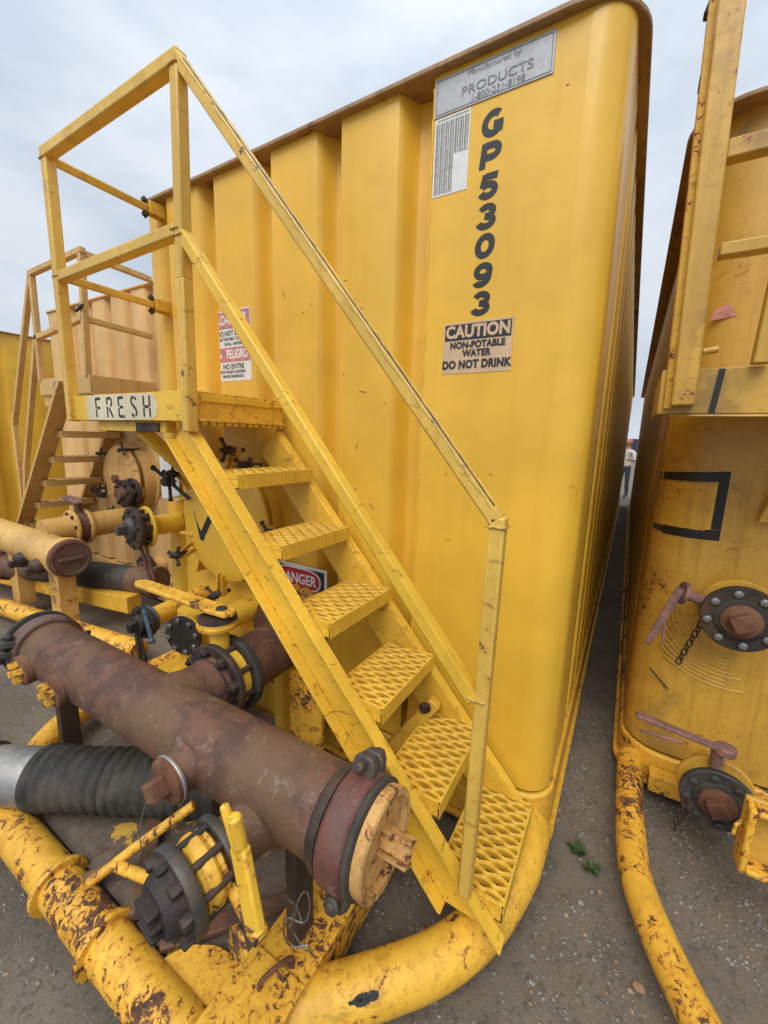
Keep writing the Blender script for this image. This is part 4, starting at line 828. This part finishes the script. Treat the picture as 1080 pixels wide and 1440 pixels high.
m = MB(); m.cyl((.42, 1.86, .39), (.415, 1.86, .47), .020, 14); m.build('valve_stem', 'pink', v2); m = MB(); m.beam((.45, 1.85, .472), (.14, 1.83, .52), .036, .016, (0, 0, 1)); m.lathe((.435, 1.85, .46), (0, 0, 1), [(0, .035), (.03, .035)], 14); m.build('lever', 'pink', v2, bevel=.004); m = MB(); m.cyl((.30, 1.815, .47), (.16, 1.80, .475), .006, 8); m.build('trigger_rod', 'pink', v2)
for k in range(6): inst('chain_link', ch_, Matrix.Translation((.335 - k * .002, 1.80 + k * .004, .235 - k * .027)) @ Matrix.Rotation(k * 1.57, 4, 'Z'), v2)
# platform and rails of the right tank
RP = 1.62
rp = part('platform', rt)
m = MB(); m.span((.056, RP, 1.700), (1.6, RP + .008, 1.835)); m.span((.056, RP + .008, 1.700), (1.6, RP + .07, 1.708)); m.build('fascia', 'right', rp, bevel=.003)
m = MB(); m.span((.056, RP + .01, 1.709), (.064, 2.11, 1.835)); m.build('end_plate', 'right', rp, bevel=.002); m = MB(); m.span((.07, RP + .012, 1.80), (1.6, 2.10, 1.82)); m.build('floor', 'right', rp)
m = MB(); m.beam((.196, RP - .0015, 1.703), (.206, RP - .0015, 1.832), .016, .001, (0, -1, 0)); m.build('tape_strip', 'tape', rp)
m = MB(); m.prism([(.45, 1.02), (.53, 1.02), (.62, 1.40), (.54, 1.40)], (0, 2.10, .30), (1, 0, 0), (0, 0, 1), .03); m.build('support_bracket', 'right', rp, bevel=.003)
m = MB(); m.cyl((.09, RP - .004, 1.694), (1.3, RP - .004, 1.694), .004, 6); m.build('drip_wire', 'right', rp)
rh = part('handrail', rt)
m = MB(); m.beam((.118, RP - .028, 1.722), (.078, RP - .028, 3.25), .062, .05, (0, 1, 0)); m.build('post', 'right', rh, bevel=.005)
m = MB(); m.beam((.082, RP + .005, 1.715), (.040, RP + .005, 3.25), .022, .05, (0, 1, 0)); m.build('post_angle', 'half', rh, bevel=.003)
for k, z in enumerate((2.35, 2.62, 2.80)):
    m = MB(); m.box((.058 - k * .008, RP + .01, z), (.012, .03, .035), Matrix.Rotation(.3 * (k - 1), 3, 'Y')); m.build('torn_tab', 'rustdark', rh, bevel=.004)
m = MB(); m.span((.13, RP - .04, 2.385), (1.2, RP + .005, 2.435)); m.build('top_rail', 'right', rh, bevel=.005); m = MB(); m.span((.15, RP - .04, 2.135), (.272, RP + .005, 2.172)); m.build('middle_rail', 'right', rh, bevel=.005)
m = MB(); m.beam((.285, RP - .025, 1.836), (.302, RP - .025, 2.384), .04, .04, (0, 1, 0)); m.build('post', 'right', rh, bevel=.004)
m = MB(); m.cyl((.15, RP - .02, 1.88), (.185, RP - .02, 1.885), .010, 10); m.build('stop_pin', 'right', rh)
# nose pipe and lamp guard
rsk = part('skid', rt)
m = MB(); m.sweep(catmull([(.165, 2.15, .10), (.165, 2.0, .10), (.168, 1.75, .10), (.185, 1.52, .10), (.245, 1.33, .10), (.335, 1.15, .10), (.46, .95, .10)]), .052, 24); m.build('nose_pipe', 'worn', rsk)
m = MB(); m.span((.24, 2.03, .05), (.95, 2.10, .13)); m.build('cross_beam', 'worn', rsk, bevel=.004)
lg = part('step_box', rt)
m = MB(); m.span((.455, 1.62, .24), (.70, 1.64, .475)); m.build('back', 'right', lg, bevel=.004)
for a, b in (((.455, 1.56, .24), (.475, 1.62, .475)), ((.475, 1.56, .24), (.70, 1.62, .26)), ((.475, 1.56, .455), (.70, 1.62, .475))): m = MB(); m.span(a, b); m.build('rim', 'worn', lg, bevel=.006)
m = MB(); m.sweep([(.452, 1.60, .40), (.436, 1.59, .385), (.434, 1.59, .35), (.450, 1.60, .335)], .006, 8); m.build('pull_loop', 'worn', lg)

# ================================================================== far end of the gap: person, containers, pole
pe = root('person', (-.10, 14.4, 0), 'person in white shirt and jeans standing at the far end of the gap', 'person')
MT['skin'] = plain('skin', (.45, .24, .16), .6); MT['shirt'] = plain('white_shirt', (.68, .68, .66), .8); MT['jeans'] = plain('blue_jeans', (.07, .10, .15), .85); MT['hat'] = plain('orange_red_cap', (.45, .12, .06), .5); MT['boot'] = plain('dark_boots', (.04, .035, .03), .7)
def person_body():
    J = [((0, 0, .95), .13), ((0, 0, 1.15), .125), ((0, 0, 1.36), .14), ((0, 0, 1.47), .065), ((0, .02, 1.55), .06),
         ((.09, 0, .90), .09), ((.11, -.02, .50), .065), ((.12, .02, .10), .045), ((.12, -.12, .05), .042),
         ((-.09, 0, .90), .09), ((-.12, .02, .50), .065), ((-.13, .05, .10), .045), ((-.14, -.09, .05), .042),
         ((.19, 0, 1.39), .062), ((.29, -.06, 1.14), .045), ((.24, -.28, 1.16), .036), ((.21, -.36, 1.18), .03),
         ((-.19, 0, 1.39), .062), ((-.26, .0, 1.12), .045), ((-.25, -.10, .90), .036), ((-.24, -.14, .82), .03), ((0, -.02, 1.64), .10), ((0, -.02, 1.70), .08)]
    E_ = [(0, 1), (1, 2), (2, 3), (3, 4), (0, 5), (5, 6), (6, 7), (7, 8), (0, 9), (9, 10), (10, 11), (11, 12), (2, 13), (13, 14), (14, 15), (15, 16), (2, 17), (17, 18), (18, 19), (19, 20), (4, 21), (21, 22)]
    me = bpy.data.meshes.new('body'); me.from_pydata([j[0] for j in J], E_, []); o = bpy.data.objects.new('body', me); C.objects.link(o)
    q = o.modifiers.new('skin', 'SKIN'); 
    for i, j in enumerate(J): me.skin_vertices[0].data[i].radius = (j[1], j[1] * .8 if i < 3 else j[1])
    me.skin_vertices[0].data[0].use_root = True
    q2 = o.modifiers.new('sub', 'SUBSURF'); q2.levels = q2.render_levels = 2
    nm_ = bpy.data.meshes.new_from_object(o.evaluated_get(bpy.context.evaluated_depsgraph_get())); bpy.data.objects.remove(o)
    for k in ('shirt', 'jeans', 'skin', 'boot'): nm_.materials.append(MT[k])
    for p in nm_.polygons:
        z = p.center.z; ar = abs(p.center.x) > .20
        p.material_index = 3 if z < .11 else 1 if (z < .97 and not ar) else 2 if (z > 1.46 or (ar and (p.center.y < -.1 or z < 1.05))) else 0
        p.use_smooth = True
    b = bpy.data.objects.new('body', nm_); C.objects.link(b); b.parent = pe
person_body(); pe.rotation_euler = (0, 0, -.5)
m = MB(); m.lathe((-.10, 14.4, 1.66), (0, 0, 1), [(0, .125), (.01, .118), (.06, .108), (.10, .075), (.115, .02)], 20); m.build('cap', 'hat', pe)
MT['cont'] = plain('dark_blue_container', (.035, .035, .085), .7); MT['pole'] = plain('grey_pole', (.2, .2, .2), .7); MT['cargrey'] = plain('white_van', (.6, .6, .6), .5)
m = MB(); m.span((-3.0, 110, 0), (2.0, 112.4, 2.9))
for k in range(24): m.span((-3.0 + k * .21, 109.96, .2), (-2.9 + k * .21, 110, 2.7))
tag(m.build('shipping_container', 'cont'), 'dark blue container on the horizon seen through the gap', 'container')
m = MB(); m.cyl((-1.3, 100, 0), (-1.3, 100, 4.6), .09, 10); m.cyl((-1.3, 100, 4.5), (-.8, 100, 4.6), .06, 8); tag(m.build('light_pole', 'pole'), 'thin pole rising in front of the far container', 'pole')

# ================================================================== stones, gravel, weeds
def pebble(m, p, r, rr):
    q = [(0, 0, 1), (.9, 0, .3), (.28, .85, .3), (-.72, .52, .3), (-.72, -.52, .3), (.28, -.85, .3), (.72, .52, -.4), (-.28, .85, -.4), (-.9, 0, -.4), (-.28, -.85, -.4), (.72, -.52, -.4)]
    a = rr.random() * 6.28; sx_, sy_, sz_ = r * (.7 + rr.random() * .6), r * (.7 + rr.random() * .6), r * (.45 + rr.random() * .3); c_, s_ = math.cos(a), math.sin(a); vs = []
    for x, y, z in q:
        j = .85 + rr.random() * .3; x, y, z = x * sx_ * j, y * sy_ * j, z * sz_ * j; vs.append((p[0] + x * c_ - y * s_, p[1] + x * s_ + y * c_, p[2] + z))
    m.add(vs, [(0, 1, 2), (0, 2, 3), (0, 3, 4), (0, 4, 5), (0, 5, 1), (1, 6, 2), (2, 6, 7), (2, 7, 3), (3, 7, 8), (3, 8, 4), (4, 8, 9), (4, 9, 5), (5, 9, 10), (5, 10, 1), (1, 10, 6), (6, 10, 9, 8, 7)])
rr = random.Random(4)
for nm_, mat_, cnt in (('gravel', 'stone_grey', 9000), ('gravel', 'stone_tan', 600)):
    m = MB()
    for k in range(cnt):
        z_ = rr.random()
        if z_ < .45: x, y = rr.uniform(-.6, .6), rr.uniform(.45, 2.1)
        elif z_ < .55: x, y = rr.uniform(-.1, .12), rr.uniform(1.8, 6)
        else: x, y = rr.uniform(-4.2, -.5), rr.uniform(.15, 1.45)
        if -.75 < math.sin(x * 3.1 + 1.2) * math.cos(y * 2.7 + x) < -.25 and rr.random() < .7: continue
        r_ = .0022 + .0055 * rr.random() ** 3
        pebble(m, (x, y, gh(x, y) + r_ * .15), r_, rr)
    o = m.build(nm_, mat_, angle=180, kind='stuff'); o['label'] = ('small grey' if mat_ == 'stone_grey' else 'scattered tan') + ' pebbles strewn over the packed ground'; o['category'] = 'gravel'
for (x, y, r_, mt_, lb) in ((.205, 1.235, .021, 'stone_tan', 'largest tan stone beside the bent pipe of the right tank'), (.182, 1.215, .010, 'stone_tan', 'small brown stone touching the largest tan stone'), (.06, 1.46, .012, 'stone_grey', 'pale grey stone in front of the gap between tanks'), (.085, 1.475, .011, 'stone_tan', 'reddish stone right of the pale grey stones'), (.03, 1.40, .011, 'stone_grey', 'grey stone left of the reddish stone'), (-.01, 1.33, .009, 'stone_tan', 'tan stone below the grey stones, near the nose pipe')):
    m = MB(); pebble(m, (x, y, gh(x, y) + r_ * .35), r_, rr); o = m.build('stone', mt_, angle=60, bevel=.002); tag(o, lb, 'stone', 'loose stones')
def weed(px, py, n, R, lb):
    m = MB(); rw = random.Random(int(px * 1000) + 77)
    for k in range(n // 2):
        a = rw.random() * 6.28; L = 1.5 * R * (.4 + rw.random() * .7); bx, by = px + rw.gauss(0, R * .3), py + rw.gauss(0, R * .3); h = L * (.35 + rw.random() * .6); z0 = gh(bx, by)
        p0 = Vector((bx, by, z0)); p2 = p0 + Vector((math.cos(a) * L * .6, math.sin(a) * L * .6, h * .8)); p1 = p0.lerp(p2, .5) + Vector((0, 0, h * .25)); s = Vector((-math.sin(a), math.cos(a), 0)) * .0022
        m.add([p0 - s, p0 + s, p1 + s * 1.3, p1 - s * 1.3, p2], [(0, 1, 2, 3), (3, 2, 4)])
        for q in range(4):
            c = p0.lerp(p2, .3 + q * .2) + Vector((0, 0, h * .15)); b_ = a + rw.choice((-1, 1)) * (.7 + rw.random()); w_ = Vector((math.cos(b_), math.sin(b_), .3)) * .013; s2 = Vector((-math.sin(b_), math.cos(b_), 0)) * .0035
            m.add([c, c + w_ * .5 + s2, c + w_, c + w_ * .5 - s2], [(0, 1, 2, 3)])
    o = m.build('weed', 'grass', angle=180); tag(o, lb, 'weed')
weed(.005, 1.60, 70, .036, 'green weed growing beside the base of the numbered yellow tank')
weed(.055, 1.545, 36, .026, 'smaller weed tuft right of the larger one by the gap')
weed(-.02, .86, 30, .02, 'tiny sprig of green in the gravel at the bottom edge')
